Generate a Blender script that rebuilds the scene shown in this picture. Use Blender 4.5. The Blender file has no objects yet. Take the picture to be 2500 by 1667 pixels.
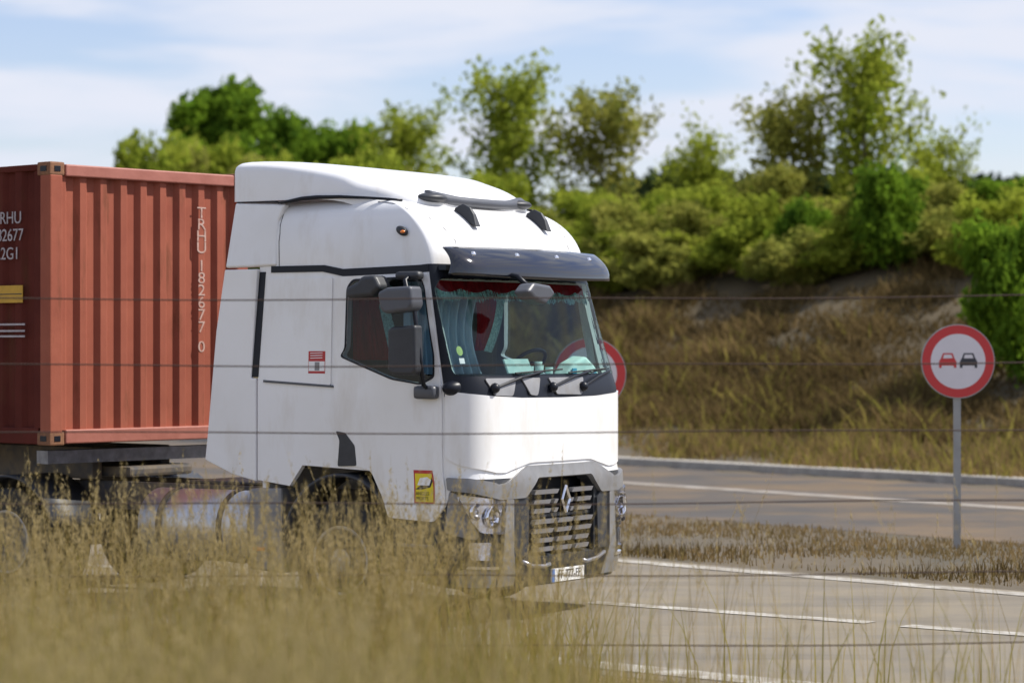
import bpy, bmesh, math, random
import numpy as np
from mathutils import Vector, Matrix
random.seed(7); rng = np.random.default_rng(7)
sc = bpy.context.scene; COL = sc.collection
R = math.radians

# ------------------------------------------------------------------ camera, sky, sun, exposure
cd = bpy.data.cameras.new('camera'); cam = bpy.data.objects.new('camera', cd); COL.objects.link(cam)
cam.location = (0, 0, 2.3); cam.rotation_euler = (R(90) + math.atan(16.5 / 6389), 0, 0)
cd.lens = 92; cd.sensor_width = 36; cd.clip_end = 3000; cd.clip_start = .1
cd.dof.use_dof = True; cd.dof.focus_distance = 21.9; cd.dof.aperture_fstop = 1.5
sc.camera = cam
SUN_EL, SUN_AZ = R(50), R(6)            # azimuth measured from +X towards +Y
sd = bpy.data.lights.new('sun', 'SUN'); so = bpy.data.objects.new('sun', sd); COL.objects.link(so)
sd.energy = 4.9; sd.angle = R(.5); sd.color = (1, .955, .88)
sv = Vector((math.cos(SUN_EL) * math.cos(SUN_AZ), math.cos(SUN_EL) * math.sin(SUN_AZ), math.sin(SUN_EL)))
so.rotation_euler = sv.to_track_quat('Z', 'Y').to_euler(); so.location = (30, 0, 40)
W = bpy.data.worlds.new('World'); sc.world = W; W.use_nodes = True
nt = W.node_tree; N = nt.nodes; L = nt.links; bg = N['Background']; bg.inputs['Strength'].default_value = .112
sky = N.new('ShaderNodeTexSky'); sky.sky_type = 'NISHITA'; sky.sun_disc = False
sky.sun_elevation = SUN_EL; sky.sun_rotation = R(90) - SUN_AZ; sky.altitude = 100; sky.dust_density = .6; sky.air_density = 1.0
tc = N.new('ShaderNodeTexCoord'); mp = N.new('ShaderNodeMapping'); mp.inputs['Scale'].default_value = (5.0, 5.0, 30); mp.inputs['Location'].default_value = (2.1, 3.4, 1.7)
n1 = N.new('ShaderNodeTexNoise'); n1.inputs['Scale'].default_value = 1.4; n1.inputs['Detail'].default_value = 5; n1.inputs['Roughness'].default_value = .5; n1.inputs['Distortion'].default_value = .3
cr = N.new('ShaderNodeValToRGB'); cr.color_ramp.elements[0].position = .36; cr.color_ramp.elements[1].position = .64; cr.color_ramp.interpolation = 'EASE'
mx = N.new('ShaderNodeMix'); mx.data_type = 'RGBA'; mx.inputs['B'].default_value = (5.3, 5.55, 6.3, 1)
dk = N.new('ShaderNodeMix'); dk.data_type = 'RGBA'; dk.blend_type = 'MULTIPLY'; dk.inputs['Factor'].default_value = 1; dk.inputs['B'].default_value = (1.0, .93, 1.04, 1)
L.new(tc.outputs['Generated'], mp.inputs['Vector']); L.new(mp.outputs[0], n1.inputs['Vector']); L.new(n1.outputs['Fac'], cr.inputs['Fac'])
L.new(cr.outputs['Color'], mx.inputs['Factor']); L.new(sky.outputs[0], dk.inputs['A']); L.new(dk.outputs['Result'], mx.inputs['A']); L.new(mx.outputs['Result'], bg.inputs['Color'])
sc.view_settings.view_transform = 'Standard'; sc.view_settings.look = 'None'; sc.view_settings.exposure = .42; sc.view_settings.gamma = 1

# ------------------------------------------------------------------ materials
third_rot = R(40)                            # streaks follow the road
def mat(name, col, rough=.5, metal=0, var=0, vscale=3, col2=None, bump=0, bscale=20, coat=0, spec=.5, vmap=(1, 1, 1), third=None, lo=.35, hi=.65):
    m = bpy.data.materials.new(name); m.use_nodes = True; t = m.node_tree; b = t.nodes['Principled BSDF']
    b.inputs['Base Color'].default_value = (*col, 1); b.inputs['Roughness'].default_value = rough; b.inputs['Metallic'].default_value = metal
    b.inputs['Coat Weight'].default_value = coat; b.inputs['Coat Roughness'].default_value = .06; b.inputs['Specular IOR Level'].default_value = spec
    if var or col2 or bump or third:
        tx = t.nodes.new('ShaderNodeTexCoord'); mpp = t.nodes.new('ShaderNodeMapping'); mpp.inputs['Scale'].default_value = vmap
        t.links.new(tx.outputs['Object'], mpp.inputs[0])
    if var or col2:
        c2 = col2 or tuple(c * (1 - var) for c in col)
        n = t.nodes.new('ShaderNodeTexNoise'); n.inputs['Scale'].default_value = vscale; n.inputs['Detail'].default_value = 7; n.inputs['Roughness'].default_value = .62
        r = t.nodes.new('ShaderNodeValToRGB'); r.color_ramp.elements[0].position = lo; r.color_ramp.elements[1].position = hi
        r.color_ramp.elements[0].color = (*col, 1); r.color_ramp.elements[1].color = (*c2, 1)
        t.links.new(mpp.outputs[0], n.inputs['Vector']); t.links.new(n.outputs['Fac'], r.inputs['Fac']); t.links.new(r.outputs['Color'], b.inputs['Base Color'])
    if third:                                # (colour, scale, mapping, lo, hi, strength): stains, rust or wear with a shape of their own
        tc3, sc3, vm3, lo3, hi3, st3_ = third; mp3 = t.nodes.new('ShaderNodeMapping'); mp3.inputs['Scale'].default_value = vm3; mp3.inputs['Rotation'].default_value = (0, 0, third_rot if 'asphalt' in name else 0)
        n3 = t.nodes.new('ShaderNodeTexNoise'); n3.inputs['Scale'].default_value = sc3; n3.inputs['Detail'].default_value = 8; n3.inputs['Roughness'].default_value = .65
        r3 = t.nodes.new('ShaderNodeMapRange'); r3.inputs['From Min'].default_value = lo3; r3.inputs['From Max'].default_value = hi3; r3.inputs['To Max'].default_value = st3_
        x3 = t.nodes.new('ShaderNodeMix'); x3.data_type = 'RGBA'; x3.inputs['B'].default_value = (*tc3, 1); x3.inputs['A'].default_value = (*col, 1)
        t.links.new(tx.outputs['Object'], mp3.inputs[0]); t.links.new(mp3.outputs[0], n3.inputs['Vector']); t.links.new(n3.outputs['Fac'], r3.inputs['Value']); t.links.new(r3.outputs['Result'], x3.inputs['Factor'])
        if var or col2: t.links.new(r.outputs['Color'], x3.inputs['A'])
        t.links.new(x3.outputs['Result'], b.inputs['Base Color'])
    if bump:
        n2 = t.nodes.new('ShaderNodeTexNoise'); n2.inputs['Scale'].default_value = bscale; n2.inputs['Detail'].default_value = 4
        bp = t.nodes.new('ShaderNodeBump'); bp.inputs['Strength'].default_value = bump; bp.inputs['Distance'].default_value = .02
        t.links.new(mpp.outputs[0], n2.inputs['Vector']); t.links.new(n2.outputs['Fac'], bp.inputs['Height']); t.links.new(bp.outputs[0], b.inputs['Normal'])
    return m
def leafmat(name, ca, cb, cc=None, scale=.8):
    m = bpy.data.materials.new(name); m.use_nodes = True; t = m.node_tree; t.nodes.remove(t.nodes['Principled BSDF']); out = t.nodes['Material Output']
    g = t.nodes.new('ShaderNodeNewGeometry'); r = t.nodes.new('ShaderNodeValToRGB'); r.color_ramp.elements[0].color = (*ca, 1); r.color_ramp.elements[1].color = (*cb, 1)
    if cc: e = r.color_ramp.elements.new(.82); e.color = (*cc, 1)
    n = t.nodes.new('ShaderNodeTexNoise'); n.inputs['Scale'].default_value = scale; n.inputs['Detail'].default_value = 3
    a = t.nodes.new('ShaderNodeMath'); a.operation = 'MULTIPLY_ADD'; a.inputs[1].default_value = .5
    s2 = t.nodes.new('ShaderNodeMath'); s2.operation = 'MULTIPLY_ADD'; s2.inputs[1].default_value = 1.6; s2.inputs[2].default_value = -.55
    t.links.new(g.outputs['Position'], n.inputs['Vector']); t.links.new(n.outputs['Fac'], s2.inputs[0]); t.links.new(g.outputs['Random Per Island'], a.inputs[0]); t.links.new(s2.outputs[0], a.inputs[2]); t.links.new(a.outputs[0], r.inputs['Fac'])
    d = t.nodes.new('ShaderNodeBsdfDiffuse'); tr = t.nodes.new('ShaderNodeBsdfTranslucent'); mxs = t.nodes.new('ShaderNodeMixShader'); mxs.inputs[0].default_value = .45
    t.links.new(r.outputs[0], d.inputs[0]); t.links.new(r.outputs[0], tr.inputs[0]); t.links.new(d.outputs[0], mxs.inputs[1]); t.links.new(tr.outputs[0], mxs.inputs[2]); t.links.new(mxs.outputs[0], out.inputs[0])
    return m
def glassmat(name, tint, refl=1.0):
    m = bpy.data.materials.new(name); m.use_nodes = True; t = m.node_tree; t.nodes.remove(t.nodes['Principled BSDF']); out = t.nodes['Material Output']
    a = t.nodes.new('ShaderNodeBsdfTransparent'); a.inputs[0].default_value = (*tint, 1); gl = t.nodes.new('ShaderNodeBsdfGlossy'); gl.inputs['Roughness'].default_value = .02
    f = t.nodes.new('ShaderNodeFresnel'); f.inputs['IOR'].default_value = 1.52; k = t.nodes.new('ShaderNodeMath'); k.operation = 'MULTIPLY'; k.inputs[1].default_value = refl; k.use_clamp = True
    x = t.nodes.new('ShaderNodeMixShader'); t.links.new(f.outputs[0], k.inputs[0]); t.links.new(k.outputs[0], x.inputs[0]); t.links.new(a.outputs[0], x.inputs[1]); t.links.new(gl.outputs[0], x.inputs[2]); t.links.new(x.outputs[0], out.inputs[0])
    return m
M = dict(
 white=mat('white_paint', (.80, .805, .82), .28, coat=.4, col2=(.73, .725, .71), vscale=1.3, lo=.3, hi=.8, third=((.50, .44, .35), 2.2, (1.6, 1.6, .45), .50, .82, .50)),
 black=mat('black_trim', (.008, .010, .016), .38, spec=.25),
 rubber=mat('rubber', (.018, .018, .018), .8, bump=.3, bscale=40),
 dark=mat('dark_plastic', (.03, .033, .04), .5, var=.3, vscale=8),
 seam=mat('seam_gap', (.03, .03, .035), .8),
 silver=mat('silver_plastic', (.25, .25, .255), .42, metal=.25, var=.2, vscale=5, third=((.16, .13, .09), 6, (1, 1, .5), .5, .75, .5)),
 rimpaint=mat('rim_paint', (.50, .50, .51), .45, metal=.15, col2=(.30, .28, .25), vscale=9),
 slat=mat('slat_metal', (.34, .34, .36), .3, metal=.7), bowl=mat('reflector_metal', (.9, .9, .93), .24, metal=1, bump=.25, bscale=9),
 chrome=mat('chrome', (.85, .85, .87), .08, metal=1),
 steel=mat('steel', (.25, .25, .26), .5, metal=.6, var=.4, vscale=9),
 alu=mat('brushed_aluminium', (.6, .6, .61), .35, metal=.8, var=.2, vscale=6),
 chassis=mat('chassis_paint', (.05, .05, .055), .6, col2=(.16, .12, .07), vscale=5),
 visor=mat('smoked_acrylic', (.006, .007, .012), .09, coat=.35, spec=.7),
 mirror=mat('grey_housing', (.075, .08, .095), .4, var=.15),
 interior=mat('interior_fabric', (.035, .045, .055), .9, var=.3, bump=.3),
 dash=mat('dashboard', (.05, .05, .055), .7, bump=.2, bscale=60),
 red_cloth=mat('red_velvet', (.30, .006, .012), .85, col2=(.12, .003, .006), vscale=14, vmap=(1, 1, .15), spec=.1),
 fringe=mat('pale_fringe', (.42, .66, .62), .9, col2=(.14, .26, .25), vscale=60, bump=.6, bscale=80),
 curtain=mat('blue_curtain', (.50, .60, .70), .9, col2=(.22, .30, .42), vscale=9, vmap=(1, 1, .05)),
 paper=mat('paper', (.70, .82, .80), .8, col2=(.5, .68, .68), vscale=12),
 blue=mat('blue_print', (.05, .35, .55), .6), pink=mat('pink_print', (.55, .25, .42), .7), green=mat('green_disc', (.25, .45, .15), .6),
 yellow=mat('yellow_vinyl', (.72, .58, .01), .5, var=.1), redv=mat('red_vinyl', (.45, .03, .03), .5, var=.2), orange=mat('orange_lens', (.8, .2, .01), .25, coat=1),
 ink=mat('black_ink', (.02, .02, .02), .6), whitev=mat('white_vinyl', (.8, .8, .8), .5), platew=mat('plate_white', (.78, .78, .76), .4), plateb=mat('plate_blue', (.02, .16, .5), .4),
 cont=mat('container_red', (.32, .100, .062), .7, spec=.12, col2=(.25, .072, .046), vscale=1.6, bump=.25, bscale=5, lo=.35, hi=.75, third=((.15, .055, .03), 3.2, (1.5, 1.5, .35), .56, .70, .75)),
 cont_shaded=mat('container_red_shaded', (.11, .028, .021), .8, spec=.06, col2=(.08, .020, .016), vscale=1.6, third=((.09, .035, .02), 3.2, (1.5, 1.5, .35), .56, .70, .7)),  # container red with the side's shade painted into the colour, plus rust streaks
 cont2=mat('rail_red', (.36, .13, .095), .55, col2=(.30, .10, .07), vscale=4, bump=.1),
 contm=mat('marking_white', (.46, .31, .26), .8, col2=(.32, .15, .11), vscale=22, lo=.45, hi=.75), contn=mat('marking_side', (.42, .38, .40), .7, var=.3, vscale=12), conty=mat('marking_yellow', (.52, .30, .02), .6, var=.2, vscale=10),
 rust=mat('corner_casting', (.24, .11, .05), .8, col2=(.16, .07, .035), vscale=18),
 asphalt=mat('asphalt', (.165, .148, .125), .9, spec=.2, col2=(.235, .20, .145), vscale=.9, bump=.5, bscale=60, vmap=(1, 1, 1), lo=.3, hi=.7, third=((.085, .078, .068), 1.0, (.09, 1.3, 1), .52, .72, .55)),
 asphalt2=mat('old_asphalt', (.085, .078, .073), .9, spec=.2, col2=(.17, .12, .072), vscale=.45, bump=.4, bscale=30, lo=.42, hi=.68, third=((.05, .046, .042), 1.0, (.07, .9, 1), .5, .7, .5)),
 paint=mat('road_paint', (.42, .40, .36), .85, spec=.2, col2=(.22, .195, .16), vscale=4, lo=.38, hi=.64),
 paint2=mat('worn_road_paint', (.30, .27, .235), .9, col2=(.16, .135, .105), vscale=2.5, lo=.4, hi=.7),
 concrete=mat('concrete', (.42, .39, .34), .85, var=.3, vscale=4, bump=.3),
 soil=mat('dry_ground', (.115, .088, .055), .95, col2=(.065, .055, .035), vscale=.5, bump=.8, bscale=8, lo=.3, hi=.7),
 gravel=mat('gravel', (.30, .24, .165), .95, col2=(.17, .135, .07), vscale=1.2, bump=.9, bscale=35),
 bank=mat('bank_soil', (.060, .045, .020), .95, col2=(.13, .09, .042), vscale=.16, bump=1, bscale=3, lo=.4, hi=.7),
 wire=mat('rusty_wire', (.07, .045, .035), .7, metal=.4), wood=mat('weathered_wood', (.16, .12, .08), .9, var=.4, vscale=10, bump=.4),
 bark=mat('bark', (.10, .075, .05), .9, var=.4, vscale=6, bump=.5),
 signw=mat('sign_white', (.72, .68, .70), .4, var=.06), signr=mat('sign_red', (.55, .035, .035), .4), signk=mat('sign_black', (.03, .03, .04), .4), galv=mat('galvanised', (.38, .38, .37), .5, metal=.5, var=.2),
 glass=glassmat('windscreen_glass', (.72, .86, .82), .55), sglass=glassmat('side_glass', (.50, .62, .66), .6), lens=glassmat('lens_glass', (.95, .96, 1), 1.0),
 leaf_bright=leafmat('leaf_bright', (.15, .21, .022), (.25, .33, .028), (.35, .39, .05)),
 leaf_dark=leafmat('leaf_dark', (.045, .10, .014), (.13, .25, .022), (.19, .30, .025)),
 leaf_olive=leafmat('leaf_olive', (.16, .19, .035), (.26, .30, .05), (.34, .33, .07)),
 leaf_far=leafmat('leaf_far', (.03, .045, .02), (.07, .10, .03)),
 drygrass=leafmat('dry_grass_blades', (.19, .145, .032), (.34, .26, .07), (.46, .34, .13), 2.0), veil=leafmat('pale_dry_stalks', (.22, .19, .05), (.36, .30, .10), (.46, .38, .16), 1.0), straw=leafmat('straw', (.28, .22, .09), (.42, .33, .15), (.5, .40, .21), 1.5),
 greengrass=leafmat('green_grass_blades', (.17, .18, .022), (.32, .29, .045), (.42, .34, .09), 1.0),
 brush=leafmat('dry_brush', (.055, .040, .016), (.13, .09, .035), (.20, .14, .06), .3), tan=leafmat('tan_scrub', (.13, .10, .035), (.24, .18, .07), (.32, .22, .10), .4),
)

# ------------------------------------------------------------------ object helpers
def link(name, me, m, parent=None, smooth=None):
    o = bpy.data.objects.new(name, me); COL.objects.link(o)
    if m is not None: me.materials.append(m)
    if smooth is not None:
        for p in me.polygons: p.use_smooth = smooth
    if parent: o.parent = parent
    return o
def frombm(name, bm, m, parent=None, smooth=None):
    me = bpy.data.meshes.new(name); bm.normal_update(); bm.to_mesh(me); bm.free(); return link(name, me, m, parent, smooth)
def empty(name, loc, rz=0, label=None, cat=None, group=None):
    o = bpy.data.objects.new(name, None); COL.objects.link(o); o.location = loc; o.rotation_euler = (0, 0, rz); tag(o, label, cat, group); return o
def tag(o, label=None, cat=None, group=None, kind=None):
    if label: o['label'] = label
    if cat: o['category'] = cat
    if group: o['group'] = group
    if kind: o['kind'] = kind
    return o
def box(bm, c, s, rot=None, bev=0):
    r = bmesh.ops.create_cube(bm, size=1); vs = r['verts']
    bmesh.ops.scale(bm, vec=s, verts=vs)
    if bev:
        es = list({e for v in vs for e in v.link_edges}); q = bmesh.ops.bevel(bm, geom=es, offset=bev, segments=2, affect='EDGES', profile=.6); vs = list({v for v in q['verts']} | {v for v in vs if v.is_valid})
    if rot is not None: bmesh.ops.rotate(bm, cent=(0, 0, 0), matrix=rot, verts=vs)
    bmesh.ops.translate(bm, vec=c, verts=vs)
def tube(bm, pts, r, seg=8, cap=True):
    pts = [Vector(p) for p in pts]; rings = []
    rs = r if isinstance(r, (list, tuple)) else [r] * len(pts)
    for i, p in enumerate(pts):
        d = (pts[min(i + 1, len(pts) - 1)] - pts[max(i - 1, 0)]).normalized()
        u = d.cross(Vector((0, 0, 1)));
        if u.length < .05: u = d.cross(Vector((1, 0, 0)))
        u.normalize(); v = d.cross(u)
        rings.append([bm.verts.new(p + (u * math.cos(a) + v * math.sin(a)) * rs[i]) for a in [2 * math.pi * k / seg for k in range(seg)]])
    for a, b in zip(rings, rings[1:]):
        for k in range(seg): bm.faces.new((a[k], a[(k + 1) % seg], b[(k + 1) % seg], b[k]))
    if cap:
        bm.faces.new(rings[0][::-1]); bm.faces.new(rings[-1])
def prism(bm, poly, fa, fb):
    a = [bm.verts.new(fa(p)) for p in poly]; b = [bm.verts.new(fb(p)) for p in poly]; n = len(poly)
    bm.faces.new(a[::-1]); bm.faces.new(b)
    for i in range(n): bm.faces.new((a[i], a[(i + 1) % n], b[(i + 1) % n], b[i]))
def lathe(bm, prof, axis_o, axis='y', seg=40, sgn=1):   # prof: (radius, offset along axis)
    rings = []
    for r, h in prof:
        ring = []
        for k in range(seg):
            a = 2 * math.pi * k / seg
            if axis == 'y': p = (axis_o[0] + r * math.cos(a), axis_o[1] + h * sgn, axis_o[2] + r * math.sin(a))
            elif axis == 'x': p = (axis_o[0] + h * sgn, axis_o[1] + r * math.cos(a), axis_o[2] + r * math.sin(a))
            else: p = (axis_o[0] + r * math.cos(a), axis_o[1] + r * math.sin(a), axis_o[2] + h * sgn)
            ring.append(bm.verts.new(p))
        rings.append(ring)
    for a, b in zip(rings, rings[1:]):
        for k in range(seg): bm.faces.new((a[k], a[(k + 1) % seg], b[(k + 1) % seg], b[k]))
    bm.faces.new(rings[0]); bm.faces.new(rings[-1])
    bmesh.ops.recalc_face_normals(bm, faces=bm.faces[:])
def textobj(name, body, size, m, parent, mtx, ext=.002, sx=1, align='CENTER'):
    cu = bpy.data.curves.new(name, 'FONT'); cu.body = body; cu.size = size; cu.extrude = ext; cu.align_x = align; cu.align_y = 'CENTER'
    t = bpy.data.objects.new('tmp', cu); COL.objects.link(t); bpy.context.view_layer.update()
    me = bpy.data.meshes.new_from_object(t.evaluated_get(bpy.context.evaluated_depsgraph_get())); bpy.data.objects.remove(t)
    me.transform(Matrix.Diagonal((sx, 1, 1, 1))); me.transform(mtx)
    me.materials.clear(); me.name = name
    return link(name, me, m, parent)
def bevobj(o, w=.01, seg=2, ang=35):
    b = o.modifiers.new('bevel', 'BEVEL'); b.width = w; b.segments = seg; b.limit_method = 'ANGLE'; b.angle_limit = R(ang); return o
def bmnew(): return bmesh.new()

# ------------------------------------------------------------------ cab surface  S(t, z): t = arc length from the front centre
def _plan():
    P = [(-.07 * (y / 1.0) ** 2, y) for y in np.linspace(0, 1.0, 14)]
    A = [(-.07, 1.0), (-.115, 1.17), (-.24, 1.235), (-.42, 1.235)]
    for k in range(1, 17):
        u = k / 16; c = [(1 - u) ** 3, 3 * u * (1 - u) ** 2, 3 * u * u * (1 - u), u ** 3]
        P.append((sum(c[i] * A[i][0] for i in range(4)), sum(c[i] * A[i][1] for i in range(4))))
    P.append((-4.0, 1.235)); P = np.array(P)
    T = np.concatenate([[0], np.cumsum(np.hypot(*np.diff(P, axis=0).T))]); return P, T
PL, PT = _plan()
def tx(x):                                   # side abscissa x -> |t|
    i = len(PL) - 1
    xs = PL[:, 0][::-1]; return float(np.interp(x, xs, PT[::-1]))
def S(t, z):
    a = abs(t); x = float(np.interp(a, PT, PL[:, 0])); y = float(np.interp(a, PT, PL[:, 1]))
    h = max(0, z - 1.93); w = min(1, max(0, (x + .62) / .55)); x += -.36 * h * w; y *= 1 - .022 * h
    if z < 1.3: x += .03 * min(1, (1.3 - z) / .12) * (1 if x > -.45 else max(0, (x + .75) / .3))
    if z < .55: x -= (.55 - z) * .25 * (1 if x > -.5 else 0); y *= 1 - (.55 - z) * .06
    return Vector((x, y if t >= 0 else -y, z))
def Sn(t, z):
    e = .004; du = S(t + e, z) - S(t - e, z); dv = S(t, z + e) - S(t, z - e); return du.cross(dv).normalized()
XR, ZD = -2.33, 3.0
def Dm(t, q):                                # roof dome, q in 0..1
    th = q * math.pi / 2; p = S(t, ZD); c = 1 - math.cos(th)
    Lc = -.0 - XR; x = XR + (p.x - XR) * (1 - (.78 * c) / (-.36 - XR)); y = p.y * (1 - .20 * c ** 1.5)
    return Vector((x, y, ZD + .575 * math.sin(th)))
def inpoly(x, y, P):
    c = False; n = len(P)
    for i in range(n):
        x1, y1 = P[i]; x2, y2 = P[(i + 1) % n]
        if (y1 > y) != (y2 > y) and x < (x2 - x1) * (y - y1) / (y2 - y1) + x1: c = not c
    return c
def rnd(P, r=.04, k=4):                      # round the corners of a 2-D polygon
    out = []; n = len(P)
    for i in range(n):
        p = Vector((*P[i], 0)); a = Vector((*P[i - 1], 0)) - p; b = Vector((*P[(i + 1) % n], 0)) - p
        q = min(r, a.length * .45, b.length * .45); A = p + a.normalized() * q; B = p + b.normalized() * q
        for j in range(k + 1):
            u = j / k; v = A * (1 - u) ** 2 + p * 2 * u * (1 - u) + B * u * u; out.append((v.x, v.y))
    return out
def patch(name, poly, m, parent, off=.006, th=.02, holes=(), res=(.07, .12), smooth=True, f=None, fn=None):
    f = f or S; fn = fn or Sn
    xs = [p[0] for p in poly]; ys = [p[1] for p in poly]; x0, x1, y0, y1 = min(xs), max(xs), min(ys), max(ys)
    nx = max(2, int((x1 - x0) / res[0]) + 1); ny = max(1, int((y1 - y0) / res[1]) + 1)
    bm = bmesh.new(); V = [[bm.verts.new((x0 + (x1 - x0) * i / nx, y0 + (y1 - y0) * j / ny, 0)) for j in range(ny + 1)] for i in range(nx + 1)]
    for i in range(nx):
        for j in range(ny): bm.faces.new((V[i][j], V[i + 1][j], V[i + 1][j + 1], V[i][j + 1]))
    for P in (poly, *holes):
        for i in range(len(P)):
            a, b = P[i], P[(i + 1) % len(P)]; dx, dy = b[0] - a[0], b[1] - a[1]
            if math.hypot(dx, dy) < 1e-6: continue
            lx, hx, ly, hy = min(a[0], b[0]) - 1e-4, max(a[0], b[0]) + 1e-4, min(a[1], b[1]) - 1e-4, max(a[1], b[1]) + 1e-4
            F = [fc for fc in bm.faces if not (max(v.co.x for v in fc.verts) < lx or min(v.co.x for v in fc.verts) > hx or max(v.co.y for v in fc.verts) < ly or min(v.co.y for v in fc.verts) > hy)]
            G = set(F)
            for fc in F: G.update(fc.edges); G.update(fc.verts)
            bmesh.ops.bisect_plane(bm, geom=list(G), dist=1e-5, plane_co=(a[0], a[1], 0), plane_no=(dy, -dx, 0))
    kill = []
    for fc in bm.faces:
        c = fc.calc_center_median()
        if not inpoly(c.x, c.y, poly) or any(inpoly(c.x, c.y, h) for h in holes): kill.append(fc)
    bmesh.ops.delete(bm, geom=kill, context='FACES')
    nrm = {v: fn(v.co.x, v.co.y) for v in bm.verts}; pos = {v: f(v.co.x, v.co.y) for v in bm.verts}
    be = [e for e in bm.edges if len(e.link_faces) == 1]
    top = {}
    if th:
        cp = {}
        for e in be:
            for v in e.verts:
                if v not in cp: cp[v] = bm.verts.new(v.co)
        nf = []
        for e in be:
            a, b = e.verts; q = bm.faces.new((a, b, cp[b], cp[a])); nf.append(q)
        for v, w in cp.items(): w.co = pos[v] + nrm[v] * (off - th)
    for v in pos: v.co = pos[v] + nrm[v] * off
    bmesh.ops.recalc_face_normals(bm, faces=bm.faces[:])
    for fc in bm.faces: fc.smooth = smooth
    if th:
        for q in nf: q.smooth = False
        for e in be: e.smooth = False
    return frombm(name, bm, m, parent)
def both(P, sx):                             # side polygon (x,z) -> (t,z) on side sx (-1 near/right, +1 far/left)
    return [(sx * tx(x), z) for x, z in P]

# ------------------------------------------------------------------ TRUCK
O = (.4206, 22.4312, 0); YAW = R(-33.5)
truck = empty('truck', O, YAW, 'white truck tractor with tall roof spoiler and dark sun visor above its windscreen', 'truck')
WIN = rnd([(-1.42, 2.235), (-1.37, 2.30), (-1.36, 2.80), (-1.30, 2.87), (-.60, 2.885), (-.50, 2.80), (-.43, 2.25), (-.45, 2.07), (-.60, 2.01), (-.89, 2.05), (-1.18, 2.15)], .035, 3)
TW = tx(-.30)
WSC = rnd([(-TW + .05, 2.08), (-TW - .0, 2.80), (-TW + .13, 2.88), (TW - .13, 2.88), (TW + .0, 2.80), (TW - .05, 2.08)], .05, 3)
side = [(-2.33, 3.0), (-2.33, 1.16), (-1.98, 1.12), (-1.84, 1.30), (-1.10, 1.27), (-.98, 1.05), (-.92, .90), (-.47, .88), (-.37, 1.0)]
outl = both(side, -1) + [(-tx(-.30), 1.22), (tx(-.30), 1.22)] + both(side, 1)[::-1]
patch('cab_shell', outl, M['white'], truck, off=0, th=.05, holes=[both(WIN, -1), both(WIN, 1), WSC], res=(.06, .14))
# rear wall, floor of the cab
bm = bmnew(); box(bm, (XR + .03, 0, 2.0), (.05, 2.36, 1.95)); bevobj(frombm('rear_wall', bm, M['white'], truck), .01)
bm = bmnew(); box(bm, (-1.2, 0, 1.30), (2.0, 2.2, .06)); frombm('cab_floor', bm, M['chassis'], truck)
bm = bmnew(); box(bm, (-1.95, 0, 2.1), (.06, 2.3, 1.6)); frombm('bunk_curtain_wall', bm, M['interior'], truck)
bm = bmnew(); box(bm, (-1.1, 0, 2.97), (1.4, 2.3, .04)); frombm('headliner', bm, M['interior'], truck)
# roof dome
bm = bmnew(); nt_ = 90; ts = [tx(XR) * (2 * i / nt_ - 1) for i in range(nt_ + 1)]; ts = sorted(set(ts) | {s * v for s in (-1, 1) for v in np.linspace(1.0, 1.6, 14)}); nq = 22; rows = []
for j in range(nq + 1): rows.append([bm.verts.new(Dm(t, j / nq)) for t in ts])
for a, b in zip(rows, rows[1:]):
    for k in range(len(ts) - 1): bm.faces.new((a[k], a[k + 1], b[k + 1], b[k]))
h = len(ts) // 2
for k in range(h):
    if k + 1 >= len(ts) - 2 - k: break
    bm.faces.new((rows[-1][k], rows[-1][k + 1], rows[-1][len(ts) - 2 - k], rows[-1][len(ts) - 1 - k]))
bm.faces.new([r[0] for r in rows] + [r[-1] for r in rows][::-1])
bmesh.ops.recalc_face_normals(bm, faces=bm.faces[:]); frombm('high_roof', bm, M['white'], truck, True)
# seams on the roof (thin dark joint following the panel edge)
def dome_at(x, z, s):
    q = math.asin(min(1, (z - ZD) / .575)) / (math.pi / 2); best = min((abs(Dm(s * t, q).x - x), t) for t in np.linspace(.6, tx(XR), 260)); return Dm(s * best[1], q)
for s in (-1, 1):
    pts = [(-2.15, 3.555, 1.175), (-2.06, 3.562, 1.175), (-1.9, 3.585, 1.165), (-1.75, 3.592, 1.155), (-1.5, 3.59, 1.14), (-1.25, 3.575, 1.11), (-1.05, 3.56, 1.06), (-.95, 3.55, 1.0)]
    bm = bmnew(); tube(bm, [Vector((x, s * (y + .004), z)) for x, z, y in pts], [.008, .014, .018, .018, .014, .012, .012, .010], 8); tube(bm, [(-2.60, s * 1.185, 3.572), (-2.15, s * 1.18, 3.565)], .006, 6); frombm('roof_gasket', bm, M['black'], truck, True)
    pts = [(-1.15, 3.54), (-.98, 3.52), (-.82, 3.47), (-.66, 3.39), (-.56, 3.30), (-.49, 3.20), (-.46, 3.10), (-.45, 3.01)]
    bm = bmnew(); tube(bm, [dome_at(x, z, s) for x, z in pts], .004, 6); frombm('roof_seam', bm, M['seam'], truck, True)
    bm = bmnew(); tube(bm, [dome_at(-2.12, z, s) for z in np.linspace(3.01, 3.5, 8)], .004, 6); frombm('roof_seam', bm, M['seam'], truck, True)
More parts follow.
